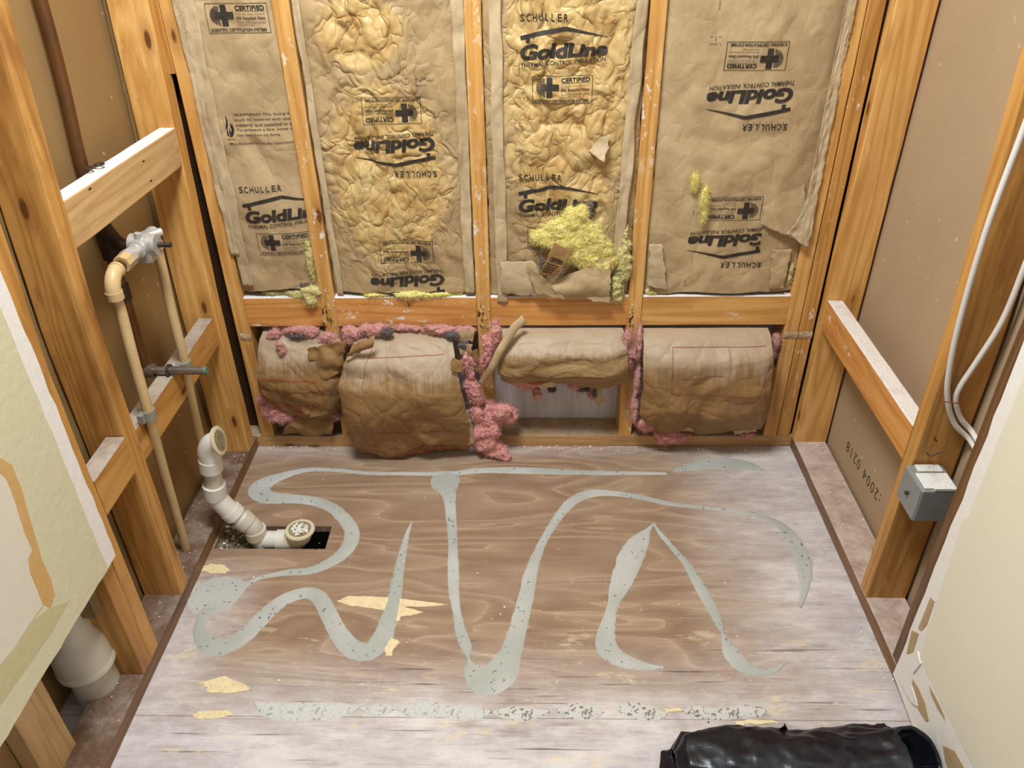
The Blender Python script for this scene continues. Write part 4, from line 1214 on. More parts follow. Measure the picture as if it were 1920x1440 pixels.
def strap3(u, v):
    pts = np.array([P3(984, 596, -0.025), P3(965, 612, -0.045), P3(938, 655, -0.075), P3(922, 688, -0.078), P3(902, 718, -0.06)])
    t = np.linspace(0, 1, len(pts))
    vv = 1 - v
    x = np.interp(vv, t, pts[:, 0]); y = np.interp(vv, t, pts[:, 1]); z = np.interp(vv, t, pts[:, 2])
    dx, dz = np.gradient(x, axis=0), np.gradient(z, axis=0)
    dn_ = np.sqrt(dx ** 2 + dz ** 2) + 1e-9
    w = 0.026 * (1 - 0.35 * vv)
    return x + (u - 0.5) * w * dz / dn_, y - 0.005 * np.sin(u * 3.1) - 0.004, z - (u - 0.5) * w * dx / dn_


sheet('torn_strap', 8, 40, strap3, [KRAFT], r3, 0.001)
poly_sheet('torn_flap', (W2(1000, 702, -0.04), W2(1045, 695, -0.04), W2(1040, 722, -0.04), W2(1012, 728, -0.04)), r3, [KRAFT_PALE], -0.045, 21.5, 0.006)
poly_sheet('torn_flap', (W2(1090, 705, -0.04), W2(1120, 700, -0.04), W2(1108, 718, -0.04), W2(1092, 716, -0.04)), r3, [KRAFT_PALE], -0.05, 22.5, 0.004)
poly_sheet('torn_flap', (W2(1105, 722, -0.03), W2(1122, 718, -0.03), W2(1135, 752, -0.02), W2(1118, 758, -0.02)), r3, [KRAFT], -0.022, 23.5, 0.006)
fluff('pink_fiberglass', [(P3(930, 625, -0.055), (0.016, 0.016, 0.040)), (P3(915, 655, -0.06), (0.016, 0.016, 0.045)), (P3(908, 680, -0.05), (0.012, 0.014, 0.025))], PINK, r3, 71, 900)
fluff('pink_fiberglass', [(P3(975, 700, -0.03), (0.055, 0.022, 0.022)), (P3(985, 715, -0.02), (0.04, 0.02, 0.022)), (P3(1060, 708, -0.03), (0.045, 0.02, 0.018)), (P3(1090, 722, -0.015), (0.045, 0.016, 0.018)), (P3(1008, 740, -0.01), (0.014, 0.014, 0.022)), (P3(1112, 740, -0.01), (0.014, 0.012, 0.018))], PINK, r3, 72, 2200)
fluff('pink_fiberglass', [(P3(1175, 640, -0.03), (0.014, 0.016, 0.04)), (P3(1180, 670, -0.03), (0.012, 0.014, 0.04)), (P3(1190, 660, -0.04), (0.008, 0.010, 0.022))], PINK_DUSTY, r3, 73, 600)
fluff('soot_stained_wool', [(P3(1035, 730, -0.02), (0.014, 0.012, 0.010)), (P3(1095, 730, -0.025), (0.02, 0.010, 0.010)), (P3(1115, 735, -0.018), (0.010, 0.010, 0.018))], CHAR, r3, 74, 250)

# roll 4
r4 = low_batt('broad brown wrapped pink insulation bundle at the right end')
ik = Print2D()
for a_, b_ in (((0.22, 0.16), (0.95, 0.16)), ((0.22, 0.16), (0.22, 0.52)), ((0.22, 0.52), (0.95, 0.52)), ((0.66, 0.16), (0.66, 0.36)), ((0.28, 0.40), (0.62, 0.38))):
    ik.add(*quad_strip([a_, b_], 0.0045, 0.02))
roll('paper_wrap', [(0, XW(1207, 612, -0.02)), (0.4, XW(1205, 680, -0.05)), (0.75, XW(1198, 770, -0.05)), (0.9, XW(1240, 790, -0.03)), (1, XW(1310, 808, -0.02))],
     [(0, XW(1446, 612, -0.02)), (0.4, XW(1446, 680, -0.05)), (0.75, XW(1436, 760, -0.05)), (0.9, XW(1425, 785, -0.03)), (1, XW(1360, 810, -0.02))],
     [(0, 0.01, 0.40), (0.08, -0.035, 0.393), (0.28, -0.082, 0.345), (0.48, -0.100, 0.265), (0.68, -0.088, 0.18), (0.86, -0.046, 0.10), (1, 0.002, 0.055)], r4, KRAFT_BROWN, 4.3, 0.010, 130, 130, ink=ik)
poly_sheet('torn_flap', (W2(1205, 782, -0.02), W2(1250, 778, -0.02), W2(1338, 812, -0.02), W2(1240, 805, -0.02)), r4, [KRAFT_PALE], lambda u, v: -0.022 - 0.01 * np.sin(3 * v), 24.5, 0.004)
poly_sheet('torn_flap', (W2(1372, 792, -0.02), W2(1425, 780, -0.02), W2(1418, 806, -0.02), W2(1376, 812, -0.02)), r4, [KRAFT_PALE], -0.025, 25.5, 0.005)
poly_sheet('side_wrap', (W2(1440, 660, -0.02), W2(1455, 690, -0.01), W2(1440, 775, -0.01), W2(1425, 790, -0.03)), r4, [KRAFT_BROWN], lambda u, v: -0.04 + 0.03 * u, 26.5, 0.004)
fluff('pink_fiberglass', [(P3(1198, 650, -0.025), (0.011, 0.022, 0.06)), (P3(1195, 710, -0.03), (0.011, 0.024, 0.06)), (P3(1191, 765, -0.03), (0.012, 0.022, 0.05))], PINK_DUSTY, r4, 81, 900, 0.18)
fluff('pink_fiberglass', [(P3(1215, 795, -0.02), (0.035, 0.025, 0.025)), (P3(1250, 812, -0.022), (0.045, 0.022, 0.018)), (P3(1280, 818, -0.02), (0.03, 0.018, 0.013)), (P3(1240, 826, -0.028), (0.022, 0.012, 0.012)), (P3(1402, 815, -0.012), (0.022, 0.012, 0.014))], PINK, r4, 82, 2200, 0.26)
fluff('pink_fiberglass', [(P3(1455, 640, 0.0), (0.012, 0.014, 0.03)), (P3(1448, 660, 0.0), (0.010, 0.012, 0.02))], PINK_DUSTY, r4, 83, 250)

# ------------------------------------------------------------------ drywall panels
def plate_poly(name, pts, mat, parent, x, thick, outward, label=None):
    """flat polygon on a side wall plane: pts (y,z), solid with thickness"""
    mb = MB(); n = len(pts); x2 = x + outward * thick
    v = [(x, p[0], p[1]) for p in pts] + [(x2, p[0], p[1]) for p in pts]
    f = [tuple(range(n)), tuple(range(2 * n - 1, n - 1, -1))] + [(i, i + n, (i + 1) % n + n, (i + 1) % n) for i in range(n)]
    mb.add(v, f)
    o = mb.build(name, mat, parent)
    bm = bmesh.new(); bm.from_mesh(o.data); bmesh.ops.recalc_face_normals(bm, faces=bm.faces[:]); bm.to_mesh(o.data); bm.free()
    if label: o['label'] = label
    return o


def ragged(a, b, n, amp, seed):
    a, b = np.array(a, float), np.array(b, float); d = b - a; L = np.linalg.norm(d); nn = np.array([-d[1], d[0]]) / L
    return [tuple(a + d * i / n + nn * amp * (float(pn(i * 0.73, seed)) + 0.6 * float(pn(i * 2.1, seed + 3)))) for i in range(n)]


S2 = lambda px, py, x: (on_side(px, py, x)[1], on_side(px, py, x)[2])
XD = 0.0127
dl = empty('drywall_panel', (0, 0, 0)); tag(dl, 'yellow cream drywall with white cut edge on the left wall', 'drywall', 'painted drywall beside the alcove')
edgeL = ragged((-0.782, 0.346), (-0.778, 2.1), 60, 0.003, 1.5)
plate_poly('board', edgeL + [(-0.778, 2.1), (-1.9, 2.1)] + ragged((-1.9, 0.356), (-0.782, 0.346), 60, 0.003, 2.5), CUT_WHITE, dl, 0.0005, 0.0112, 1, 'white gypsum cut edge')
plate_poly('painted_face', ragged((-0.818, 0.348), (-0.806, 2.1), 60, 0.0022, 3.5) + [(-0.806, 2.1), (-1.9, 2.1)] + ragged((-1.9, 0.357), (-0.818, 0.348), 60, 0.003, 4.5), PAINT_L, dl, 0.0117, 0.0014, 1)
px_patch = [(0, 858), (22, 872), (40, 915), (52, 960), (66, 1005), (78, 1048), (95, 1085), (103, 1115), (95, 1140), (80, 1132), (60, 1160), (20, 1222), (0, 1252), (-60, 1330), (-120, 1330), (-160, 1000), (-120, 860), (-50, 840)]
plate_poly('torn_paper_band', [S2(a, b, 0.0133) for a, b in px_patch], TORN_TAN, dl, 0.0131, 0.0004, 1, 'orange brown torn paper band')
px_skim = [(0, 888), (12, 900), (27, 938), (36, 970), (46, 1000), (60, 1032), (52, 1050), (56, 1075), (70, 1108), (80, 1135), (62, 1160), (24, 1218), (0, 1248), (-60, 1325), (-120, 1325), (-160, 1010), (-110, 880), (-50, 868)]
plate_poly('joint_compound_patch', [S2(a, b, 0.0136) for a, b in px_skim], SKIM, dl, 0.0134, 0.0005, 1, 'off-white joint compound patch')
SHADE_BAND = mat_paint('shaded_cream_paint', C(202, 190, 146))  # cream paint darkened for the shade along the panel's lower part
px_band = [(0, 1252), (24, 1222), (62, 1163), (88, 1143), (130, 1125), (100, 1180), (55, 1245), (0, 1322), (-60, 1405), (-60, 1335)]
plate_poly('shaded_band', [S2(a, b, 0.0136) for a, b in px_band], SHADE_BAND, dl, 0.0131, 0.0005, 1)

XE = XR - XD
dr = empty('drywall_panel', (0, 0, 0)); tag(dr, 'pale cream drywall with torn white edge on the right wall', 'drywall', 'painted drywall beside the alcove')
plate_poly('board', ragged((-0.806, 0.03), (-0.792, 2.1), 60, 0.004, 5.5) + [(-0.792, 2.1), (-1.9, 2.1), (-1.9, 0.012), (-0.95, 0.012)], CUT_WHITE, dl and dr, XR - 0.0005, 0.0112, -1, 'white gypsum torn edge')
plate_poly('painted_face', ragged((-0.858, 0.155), (-0.826, 0.5), 20, 0.003, 6.5) + ragged((-0.836, 0.5), (-0.818, 2.1), 50, 0.002, 7.5) + [(-0.818, 2.1), (-1.9, 2.1), (-1.9, 0.158)], PAINT_R, dr, XE + 0.0010, 0.0014, -1)
for k_, poly in enumerate(([(1706, 1265), (1722, 1290), (1735, 1320), (1741, 1350), (1736, 1352), (1722, 1330), (1708, 1300)],
                           [(1742, 1285), (1756, 1310), (1770, 1340), (1772, 1350), (1758, 1328), (1746, 1302)],
                           [(1768, 1398), (1790, 1408), (1808, 1440), (1815, 1465), (1785, 1460), (1772, 1425)],
                           [(1745, 1120), (1752, 1128), (1738, 1170), (1728, 1182), (1722, 1178)],
                           [(1710, 1182), (1722, 1188), (1712, 1222), (1700, 1226)])):
    plate_poly('torn_paper_patch', [S2(a, b, XE) for a, b in poly], TORN_DULL, dr, XE + 0.001, 0.0016, -1, 'tan torn face paper' if k_ == 0 else None)
plate_poly('plaster_lump', [S2(a, b, XE - 0.006) for a, b in [(1690, 1238), (1704, 1228), (1716, 1222), (1722, 1244), (1708, 1262), (1705, 1285), (1714, 1312), (1716, 1324), (1706, 1318), (1696, 1302), (1688, 1285), (1681, 1268)]], CUT_WHITE, dr, XE + 0.001, 0.0035, -1, 'crumbly raw plaster lump')

# printed date on the tan board of the right wall (reads upside down from inside)
pr = Print2D(); pr.word(':2004 0218', 0, 0, 0.225, 0.030, bold=-0.006, cut=0.1, space=1.25)
mbp = MB()
V = np.array(pr.v)
c0 = np.array(S2(1652, 928, 1.6685)); c1 = np.array(S2(1590, 826, 1.6685))
dir_ = (c1 - c0); Lw = np.linalg.norm(dir_); dir_ /= Lw
nrm = np.array([dir_[1], -dir_[0]])
if nrm[1] > 0: nrm = -nrm
pts = [(1.6684, *(c0 + dir_ * (v[0] / 0.225 * Lw) + nrm * v[1])) for v in V]
mbp.add(pts, pr.f)
o = mbp.build('printed_date', INK, bpy.data.objects['wall_right']); o['label'] = 'upside down printed date digits'

# ------------------------------------------------------------------ shower plumbing
sp = empty('shower_plumbing', (-0.04, -0.34, 0.039)); tag(sp, 'shower valve with cream supply pipes, dark riser and spout stub', 'plumbing')
sp.location = (0, 0, 0)
ZV = 0.797; XV = 0.006
def arc(c, a, b, r, n=8):
    """elbow points from direction a to direction b about a corner c"""
    c, a, b = map(lambda t: np.array(t, float), (c, a, b))
    return [c + a * r * (1 - math.sin(t)) + b * r * (1 - math.cos(t)) for t in np.linspace(0, math.pi / 2, n)]

yl = on_side(207, 528, 0.006)[1]; yr = on_side(297, 470, 0.006)[1]
pl = smooth_path([(XV, yl, ZV - 0.03), (XV, yl + 0.003, 0.72)] + [tuple(on_side(a_, b_, x_)) for a_, b_, x_ in ((250, 672, 0.008), (280, 780, 0.006), (301, 862, -0.012))] + [(-0.044, on_side(334, 985, -0.044)[1], 0.036)], 6)
o = MB().tube(pl, 0.0108).build('supply_pipe', CPVC, sp, True)
MB().tube(arc((XV, yl, ZV), (0, 0, -1), (0, 1, 0), 0.034), 0.0148).tube([(XV, yl, ZV - 0.030), (XV, yl, ZV - 0.046)], 0.0162).tube([(XV, yl + 0.030, ZV), (XV, yl + 0.036, ZV)], 0.0162).build('elbow', CPVC, o, True)
qc = on_side(279, 776, 0.006)
MB().tube([(qc[0], qc[1], qc[2] + 0.011), (qc[0], qc[1], qc[2] - 0.011)], 0.0150).box((-0.0078, qc[1] - 0.024, qc[2] - 0.010), (0.004, qc[1] - 0.006, qc[2] + 0.010)).build('pipe_clip', CLIP_GREY, o, True)
MB().tube([(XV, yl + 0.03, ZV), (XV, -0.415, ZV)], 0.0108).build('stub_pipe', COPPER, o, True)
pr_ = smooth_path([(XV, yr, ZV - 0.03)] + [tuple(on_side(a_, b_, x_)) for a_, b_, x_ in ((322, 582, 0.008), (347, 682, 0.006), (362, 762, -0.014))] + [(-0.045, on_side(390, 890, -0.045)[1], 0.036)], 6)
o = MB().tube(pr_, 0.0108).build('supply_pipe', CPVC, sp, True)
MB().tube(arc((XV, yr, ZV), (0, 0, -1), (0, -1, 0), 0.034), 0.0148).tube([(XV, yr - 0.030, ZV), (XV, yr - 0.040, ZV)], 0.0162).build('elbow', CPVC, o, True)
qc = on_side(346, 683, 0.006)
MB().tube([(qc[0], qc[1], qc[2] + 0.009), (qc[0], qc[1], qc[2] - 0.009)], 0.0160).box((-0.0078, qc[1] - 0.026, qc[2] - 0.008), (0.004, qc[1] + 0.004, qc[2] + 0.008)).build('pipe_clip', CLIP_GREY, o, True)
MB().tube([(XV, yr - 0.03, ZV), (XV, -0.295, ZV)], 0.0108).build('stub_pipe', COPPER, o, True)
# valve body
yv = -0.345
vb = MB()
vb.tube([(XV, yv - 0.060, ZV), (XV, yv - 0.030, ZV), (XV, yv - 0.028, ZV), (XV, yv + 0.030, ZV), (XV, yv + 0.032, ZV), (XV, yv + 0.062, ZV)], [0.015, 0.015, 0.019, 0.019, 0.016, 0.016], 24)
vb.tube([(XV - 0.02, yv, ZV), (XV + 0.034, yv, ZV)], [0.024, 0.022], 24)
vb.tube([(XV, yv + 0.02, ZV + 0.008), (XV + 0.026, yv + 0.046, ZV + 0.010)], 0.009, 12)
vb.box((XV - 0.022, yv - 0.02, ZV - 0.032), (XV + 0.022, yv + 0.03, ZV - 0.01))
vb.tube([(XV, yv - 0.01, ZV + 0.012), (XV + 0.004, yv - 0.01, ZV + 0.030)], [0.008, 0.007], 10)
v_ = vb.build('valve_body', BRASS, sp, True)
MB().tube([(XV + 0.034, yv, ZV), (XV + 0.062, yv, ZV)], 0.0055, 12).tube([(XV + 0.048, yv, ZV), (XV + 0.0485, yv, ZV)], 0.0065, 12).build('valve_stem', STEEL, v_, True)
MB().tube([(XV, yv - 0.098, ZV), (XV, yv - 0.072, ZV)], 0.0175, 8).build('union_nut', CPVC, sp, True)
MB().tube([(XV, yv - 0.072, ZV), (XV, yv - 0.056, ZV)], 0.0180, 8).build('union_nut', BRASS, sp, True)
MB().tube(smooth_path([(-0.072, -0.335, 0.845), (-0.04, -0.345, 0.80), (XV - 0.015, yv, ZV)], 6), 0.014).build('outlet_arm', COPPER_DARK, sp, True)
MB().tube(smooth_path([(-0.086, -0.255, TOP - 0.1), (-0.086, -0.275, 1.25), (-0.086, -0.312, 0.95), (-0.075, -0.325, 0.80), (-0.072, -0.335, 0.62), (-0.070, -0.345, 0.492)], 8), 0.0125).build('riser_pipe', COPPER, sp, True)
MB().tube([(-0.079, -0.321, 0.865), (-0.074, -0.327, 0.76)], 0.0185).build('riser_coupling', COPPER_DARK, sp, True)
MB().tube([(-0.0735, -0.33, 0.70), (-0.073, -0.332, 0.665)], 0.0165).build('riser_coupling', COPPER_DARK, sp, True)
so = MB().tube([(-0.070, -0.345, 0.4885), (0.066, -0.345, 0.4885)], 0.0095).tube([(-0.085, -0.345, 0.4885), (-0.05, -0.345, 0.4885)], 0.0165).build('spout_stub', PIPE_METAL, sp, True)
MB().tube([(0.066, -0.345, 0.4885), (0.0725, -0.345, 0.4885)], 0.0098).build('pipe_tip', GREEN_TIP, so, True)
MB().tube([(-0.018, -0.345, 0.4885), (-0.012, -0.345, 0.4885)], 0.0150).build('pipe_strap', STEEL, so, True)
# washers lying on the top block
for (a_, b_) in ((166, 316), (186, 309)):
    c = on_floor(a_, b_, 0.970 if a_ < 170 else 0.9685)
    mb = MB()
    n = 20
    v = []
    for rr, zz in ((0.0058, 0.0), (0.0105, 0.0), (0.0105, 0.002), (0.0058, 0.002)):
        v += [(c[0] + rr * math.cos(2 * math.pi * k / n), c[1] + rr * math.sin(2 * math.pi * k / n), c[2] + zz) for k in range(n)]
    mb.add(v, [(r * n + k, r * n + (k + 1) % n, ((r + 1) % 4) * n + (k + 1) % n, ((r + 1) % 4) * n + k) for r in range(4) for k in range(n)])
    o = mb.build('washer', STEEL, None, True, loc=tuple(c))
    tag(o, 'dark ring washer on the white dusty block, %s the riser pipe' % ('touching' if a_ < 170 else 'farther from'), 'washer', 'washers on the dusty block')

# ------------------------------------------------------------------ tub drain
td = empty('tub_drain', (0.1, -0.385, 0)); tag(td, 'white PVC tub overflow and drain pipe standing in the floor hole', 'drain pipe')
td.location = (0, 0, 0)
D = lambda px, py, y=-0.385: np.array(on_back(px, py, y))
RP = 0.0205
e0 = D(394, 855); e1 = D(400, 900); e2 = D(404, 925); e3 = D(418, 945); e4 = D(440, 965); e5 = D(462, 978); e6 = D(475, 990); e7 = D(480, 1002); e8 = D(486, 1040)
up = smooth_path([D(395, 862), e1, e2], 6)
MB().tube(up, RP).build('overflow_pipe', PVC_DRAIN, td, True)
ov = MB()
ov.tube(smooth_path([D(395, 866), D(391, 845), D(397, 832), D(408, 828)], 6), [0.0255] * 18 + [0.026], 24)
ov.tube([D(396, 880), D(394, 860)], 0.0275, 24)
hub = ov.build('overflow_elbow', PVC, td, True)
cF = D(410, 826); nF = np.array([0.97, 0.05, 0.21]); nF /= np.linalg.norm(nF)
fl_ = MB(); fl_.tube([cF - nF * 0.004, cF, cF + nF * 0.002, cF + nF * 0.003], [0.034, 0.0355, 0.0355, 0.033], 32)
fo = fl_.build('overflow_flange', PVC_YELLOW, hub, True)
MB().tube([cF + nF * 0.0031, cF + nF * 0.0036], 0.026, 28).tube([cF + nF * 0.0036, cF + nF * 0.0041], [0.0175, 0.017], 28).build('flange_bore', PVC_DIRTY, fo, True)
MB().tube([D(401, 908), D(404, 930)], 0.0275, 24).tube(smooth_path([D(404, 930), e3, D(430, 957)], 6), 0.0245, 24).tube([D(431, 956), D(442, 966)], 0.0275, 24).build('bend', PVC, td, True)
MB().tube([D(436, 961), D(462, 979)], RP, 24).build('link_pipe', PVC, td, True)
MB().tube([D(452, 971), D(464, 981)], 0.0272, 24).tube(smooth_path([D(464, 981), D(474, 989), D(479, 1000)], 6), 0.0245, 24).tube([D(478, 992), D(482, 1005)], 0.0275, 24).build('bend', PVC_DRAIN, td, True)
cT = D(491, 1014)
tx = MB().tube([D(480, 1003), cT, cT - np.array([0, 0, 0.12])], 0.0245, 24)
bt = D(545, 1012); sh = np.array(on_floor(562, 992, 0.034))
bl_ = np.array([sh[0] - 0.012, sh[1], cT[2] + 0.004])
tx.tube([cT + np.array([0.0, 0, 0.004]), np.array([cT[0] + 0.05, sh[1], cT[2] + 0.004])], 0.0235, 24)
tx.build('tee', PVC, td, True)
MB().tube([np.array([cT[0] + 0.042, sh[1], cT[2] + 0.004]), np.array([cT[0] + 0.066, sh[1], cT[2] + 0.004])], 0.0272, 24).build('collar', PVC, td, True)
ds = MB().tube(smooth_path([np.array([cT[0] + 0.06, sh[1], cT[2] + 0.002]), np.array([sh[0] - 0.02, sh[1], cT[2] + 0.001]), np.array([sh[0], sh[1], cT[2] + 0.02]), np.array([sh[0], sh[1], 0.018])], 6), [0.024] * 6 + [0.0255] * 13, 24)
ds.tube([(sh[0], sh[1], 0.010), (sh[0], sh[1], 0.026), (sh[0], sh[1], 0.030), (sh[0], sh[1], 0.034)], [0.0255, 0.031, 0.038, 0.0365], 32)
dso = ds.build('drain_shoe', PVC_YELLOW, td, True)
MB().tube([sh, sh + (0, 0, 0.0006)], 0.0285, 28).build('drain_bore', PVC_DIRTY, dso, True)
rs = np.random.RandomState(9); mb = MB()
for _ in range(110):
    r_, a_ = 0.021 * math.sqrt(rs.rand()), rs.rand() * 6.28
    c = sh + np.array([r_ * math.cos(a_), r_ * math.sin(a_), 0.0016]); s_ = rs.uniform(0.0015, 0.0042)
    q_ = [c + rs.normal(size=3) * s_ * (1, 1, 0.35) for _k in range(4)]
    mb.add(q_, [(0, 1, 2), (0, 3, 1), (1, 3, 2), (0, 2, 3)])
o = mb.build('plaster_in_drain', CRUMB, dso)

# ------------------------------------------------------------------ fat waste pipe, lower left
wp = empty('waste_pipe', (0, 0, 0)); tag(wp, 'fat off-white PVC waste pipe below the left drywall corner', 'waste pipe')
base = np.array([-0.090, -0.842, 0.0])
ax_ = np.array([-0.02, -0.03, 1.0]); ax_ /= np.linalg.norm(ax_)
at = lambda t: base + ax_ * t
MB().tube([at(0.0), at(0.10)], 0.0440, 36).build('lower_pipe', PVC_DRAIN, wp, True)
MB().tube([at(0.085), at(0.100), at(0.104), at(0.116), at(0.119)], [0.046, 0.053, 0.0565, 0.0565, 0.0545], 36).build('hub_ring', PVC_DRAIN, wp, True)
MB().tube([at(0.118), at(0.150), at(0.168), at(0.182), at(0.192), at(0.5)], [0.0545, 0.0535, 0.051, 0.046, 0.041, 0.040], 36).build('upper_pipe', PVC_DRAIN, wp, True)

# ------------------------------------------------------------------ electrical
eb = empty('electrical_box', (0, 0, 0)); tag(eb, 'grey metal electrical box on the right wall stud', 'electrical box')
bx = MB().box((XR - 0.012, -0.692, 0.352), (XR + 0.060, -0.611, 0.430))
bx.build('box_body', BOX_GREY, eb, bevel=0.003)
MB().box((XR - 0.0135, -0.690, 0.354), (XR - 0.0118, -0.614, 0.428)).build('cover_plate', BOX_GREY, eb, bevel=0.0006)
MB().tube([(XR - 0.0120, -0.652, 0.392), (XR - 0.020, -0.652, 0.392)], 0.004, 10).build('cover_screw', STEEL, eb, True)
m_top = mat_dust('plaster_on_box', C(150, 146, 140), C(226, 222, 214), 0.8, 0.6)
MB().box((XR - 0.006, -0.686, 0.4301), (XR + 0.055, -0.640, 0.4335)).box((XR + 0.002, -0.636, 0.4301), (XR + 0.05, -0.615, 0.4345)).build('box_clamp', m_top, eb, bevel=0.0012)
MB().box((XR + 0.01, -0.6925, 0.4305), (XR + 0.058, -0.688, 0.437)).build('plaster_ridge', m_top, eb, bevel=0.001)
yc = -0.618
CB = lambda px, py, y=yc: tuple(on_back(px, py, y))
c1_ = [(XR + 0.05, -0.500, 1.95), CB(1985, 60, -0.585), CB(1920, 240, -0.60), CB(1850, 430, -0.615), CB(1800, 600), CB(1779, 700), CB(1777, 752), CB(1790, 795), CB(1822, 830, -0.63), (XR + 0.086, -0.72, 0.48)]
c2_ = [(XR + 0.075, -0.500, 1.95), CB(1985, 330, -0.60), CB(1925, 490, -0.615), CB(1880, 600), CB(1830, 680), CB(1800, 725), CB(1792, 752), CB(1802, 785), CB(1826, 815, -0.63), (XR + 0.086, -0.72, 0.50)]
for pts_, lab in ((c1_, 'longer white cable running down the right stud, nearer the alcove'), (c2_, 'white cable on the right stud, nearer the right drywall')):
    tag(MB().tube(smooth_path(pts_, 8), 0.0052, 12).build('cable', CABLE, None, True), lab, 'cable', 'white cables on the right stud')
st_a, st_b = np.array(CB(1768, 753, -0.6265)), np.array(CB(1801, 757, -0.6265))
tag(MB().tube([st_a + (0, 0.016, 0), st_a, st_b, st_b + (0, 0.016, 0)], 0.0011, 8).build('cable_staple', WIRE), 'wire staple holding both white cables on the right stud', 'staple')
g_n = 'bent nails above the grey box'
for (a_, b_, d_, lab) in ((1738, 850, (0.022, -0.012, 0.016), 'longest bent nail in the right stud above the grey box'), (1752, 820, (-0.006, -0.012, 0.004), 'short nail in the right stud, highest above the box')):
    c = np.array(CB(a_, b_, -0.6095))
    tag(MB().tube([c, c + np.array(d_) * (0.1, 1, 0.1), c + np.array(d_)], 0.0014, 8).build('nail', STEEL, None, True), lab, 'nail', g_n)

# ------------------------------------------------------------------ mortar trails on the floor
def trail(label, pts, cat='mortar', group='mortar trails on the plywood', mat=None, h=0.0022, seed=0, n=10):
    """pts: (px, py, width in photo pixels): a dried bead of mortar lying on the plywood"""
    P = []
    for (a_, b_, w) in pts:
        c = on_floor(a_, b_)
        s_ = np.linalg.norm(on_floor(a_ + 5, b_) - on_floor(a_ - 5, b_)) / 10
        P.append((c[0], c[1], w * s_))
    Q = smooth_path([np.array(p) for p in P], n)
    V, Fc = [], []
    m_ = 9
    for i, q_ in enumerate(Q):
        d = Q[min(i + 1, len(Q) - 1)][:2] - Q[max(i - 1, 0)][:2]; d = d / (np.linalg.norm(d) + 1e-9); nn = np.array([-d[1], d[0]])
        w = max(q_[2], 0.002) / 2
        wl = w * (1 + 0.10 * float(pn(i * 0.31, seed))) + 0.0012 * float(pn(i * 0.9, seed + 2))
        wr = w * (1 + 0.10 * float(pn(i * 0.29, seed + 7))) + 0.0012 * float(pn(i * 0.8, seed + 9))
        for k in range(m_):
            s_ = -1 + 2 * k / (m_ - 1)
            p2 = q_[:2] + nn * s_ * (wl if s_ > 0 else wr)
            z = h * (1 - abs(s_) ** 4) + 0.0002
            if k in (0, m_ - 1): z = -0.0002
            V.append((p2[0], p2[1], z))
        if i:
            for k in range(m_ - 1):
                Fc.append(((i - 1) * m_ + k, (i - 1) * m_ + k + 1, i * m_ + k + 1, i * m_ + k))
    c = np.mean(np.array(V), 0); c[2] = 0
    o = mesh_obj('mortar_trail', V, Fc, [mat or MORTAR], None, None, True, c)
    bm = bmesh.new(); bm.from_mesh(o.data)
    bmesh.ops.recalc_face_normals(bm, faces=bm.faces[:])
    if sum(f.normal.z for f in bm.faces) < 0: bmesh.ops.reverse_faces(bm, faces=bm.faces[:])
    bm.to_mesh(o.data); bm.free()
    return tag(o, label, cat, group)


trail('grey mortar trail looping around the drain hole to a fat blob at the left plate',
      [(1250, 888, 8), (1100, 886, 14), (980, 882, 20), (900, 882, 16), (840, 888, 12), (760, 888, 10), (690, 887, 10), (625, 881, 11), (575, 881, 13), (530, 892, 22), (494, 908, 38), (486, 922, 40), (505, 933, 34), (548, 935, 26), (590, 940, 24), (622, 952, 24), (645, 972, 26), (659, 995, 28), (657, 1018, 30), (640, 1040, 28), (612, 1058, 24), (580, 1070, 20), (535, 1074, 15), (490, 1083, 9), (464, 1094, 14), (450, 1099, 44), (430, 1106, 78), (408, 1114, 92), (386, 1122, 88), (366, 1128, 64), (352, 1131, 24)], seed=1)
trail('grey mortar wave left of the wood splinter, ending in a thin tail',
      [(392, 1140, 40), (380, 1160, 24), (375, 1186, 26), (395, 1212, 40), (430, 1208, 40), (465, 1186, 36), (495, 1155, 34), (530, 1126, 30), (570, 1112, 28), (596, 1118, 30), (613, 1145, 32), (632, 1182, 34), (658, 1214, 40), (690, 1222, 42), (714, 1200, 40), (728, 1165, 34), (738, 1128, 28), (745, 1088, 22), (754, 1040, 16), (764, 1000, 9), (772, 980, 3)], seed=2)
trail('grey mortar trail forming a large V with a fat rounded foot at the floor centre',
      [(838, 884, 40), (835, 904, 56), (842, 930, 26), (846, 970, 20), (849, 1020, 18), (850, 1070, 22), (851, 1110, 20), (857, 1150, 16), (864, 1185, 22), (874, 1212, 22), (878, 1232, 8), (880, 1240, 10), (886, 1256, 36), (908, 1276, 64), (938, 1262, 66), (958, 1222, 42), (972, 1175, 34), (986, 1120, 30), (998, 1065, 24), (1018, 1016, 16), (1046, 970, 18), (1076, 938, 22), (1110, 925, 22), (1150, 925, 16), (1200, 932, 14), (1260, 945, 12), (1340, 954, 9), (1410, 964, 12), (1462, 985, 20), (1492, 1020, 30), (1508, 1060, 32), (1508, 1105, 18), (1500, 1140, 4)], seed=3)
trail('left leg of the grey mortar arch on the right floor half, with a wide foot',
      [(1226, 982, 4), (1215, 994, 12), (1200, 1014, 36), (1184, 1042, 48), (1170, 1078, 44), (1158, 1108, 34), (1150, 1132, 22), (1142, 1162, 26), (1136, 1192, 36), (1138, 1214, 42), (1156, 1232, 38), (1186, 1244, 28), (1216, 1250, 16), (1244, 1252, 5)], seed=4)
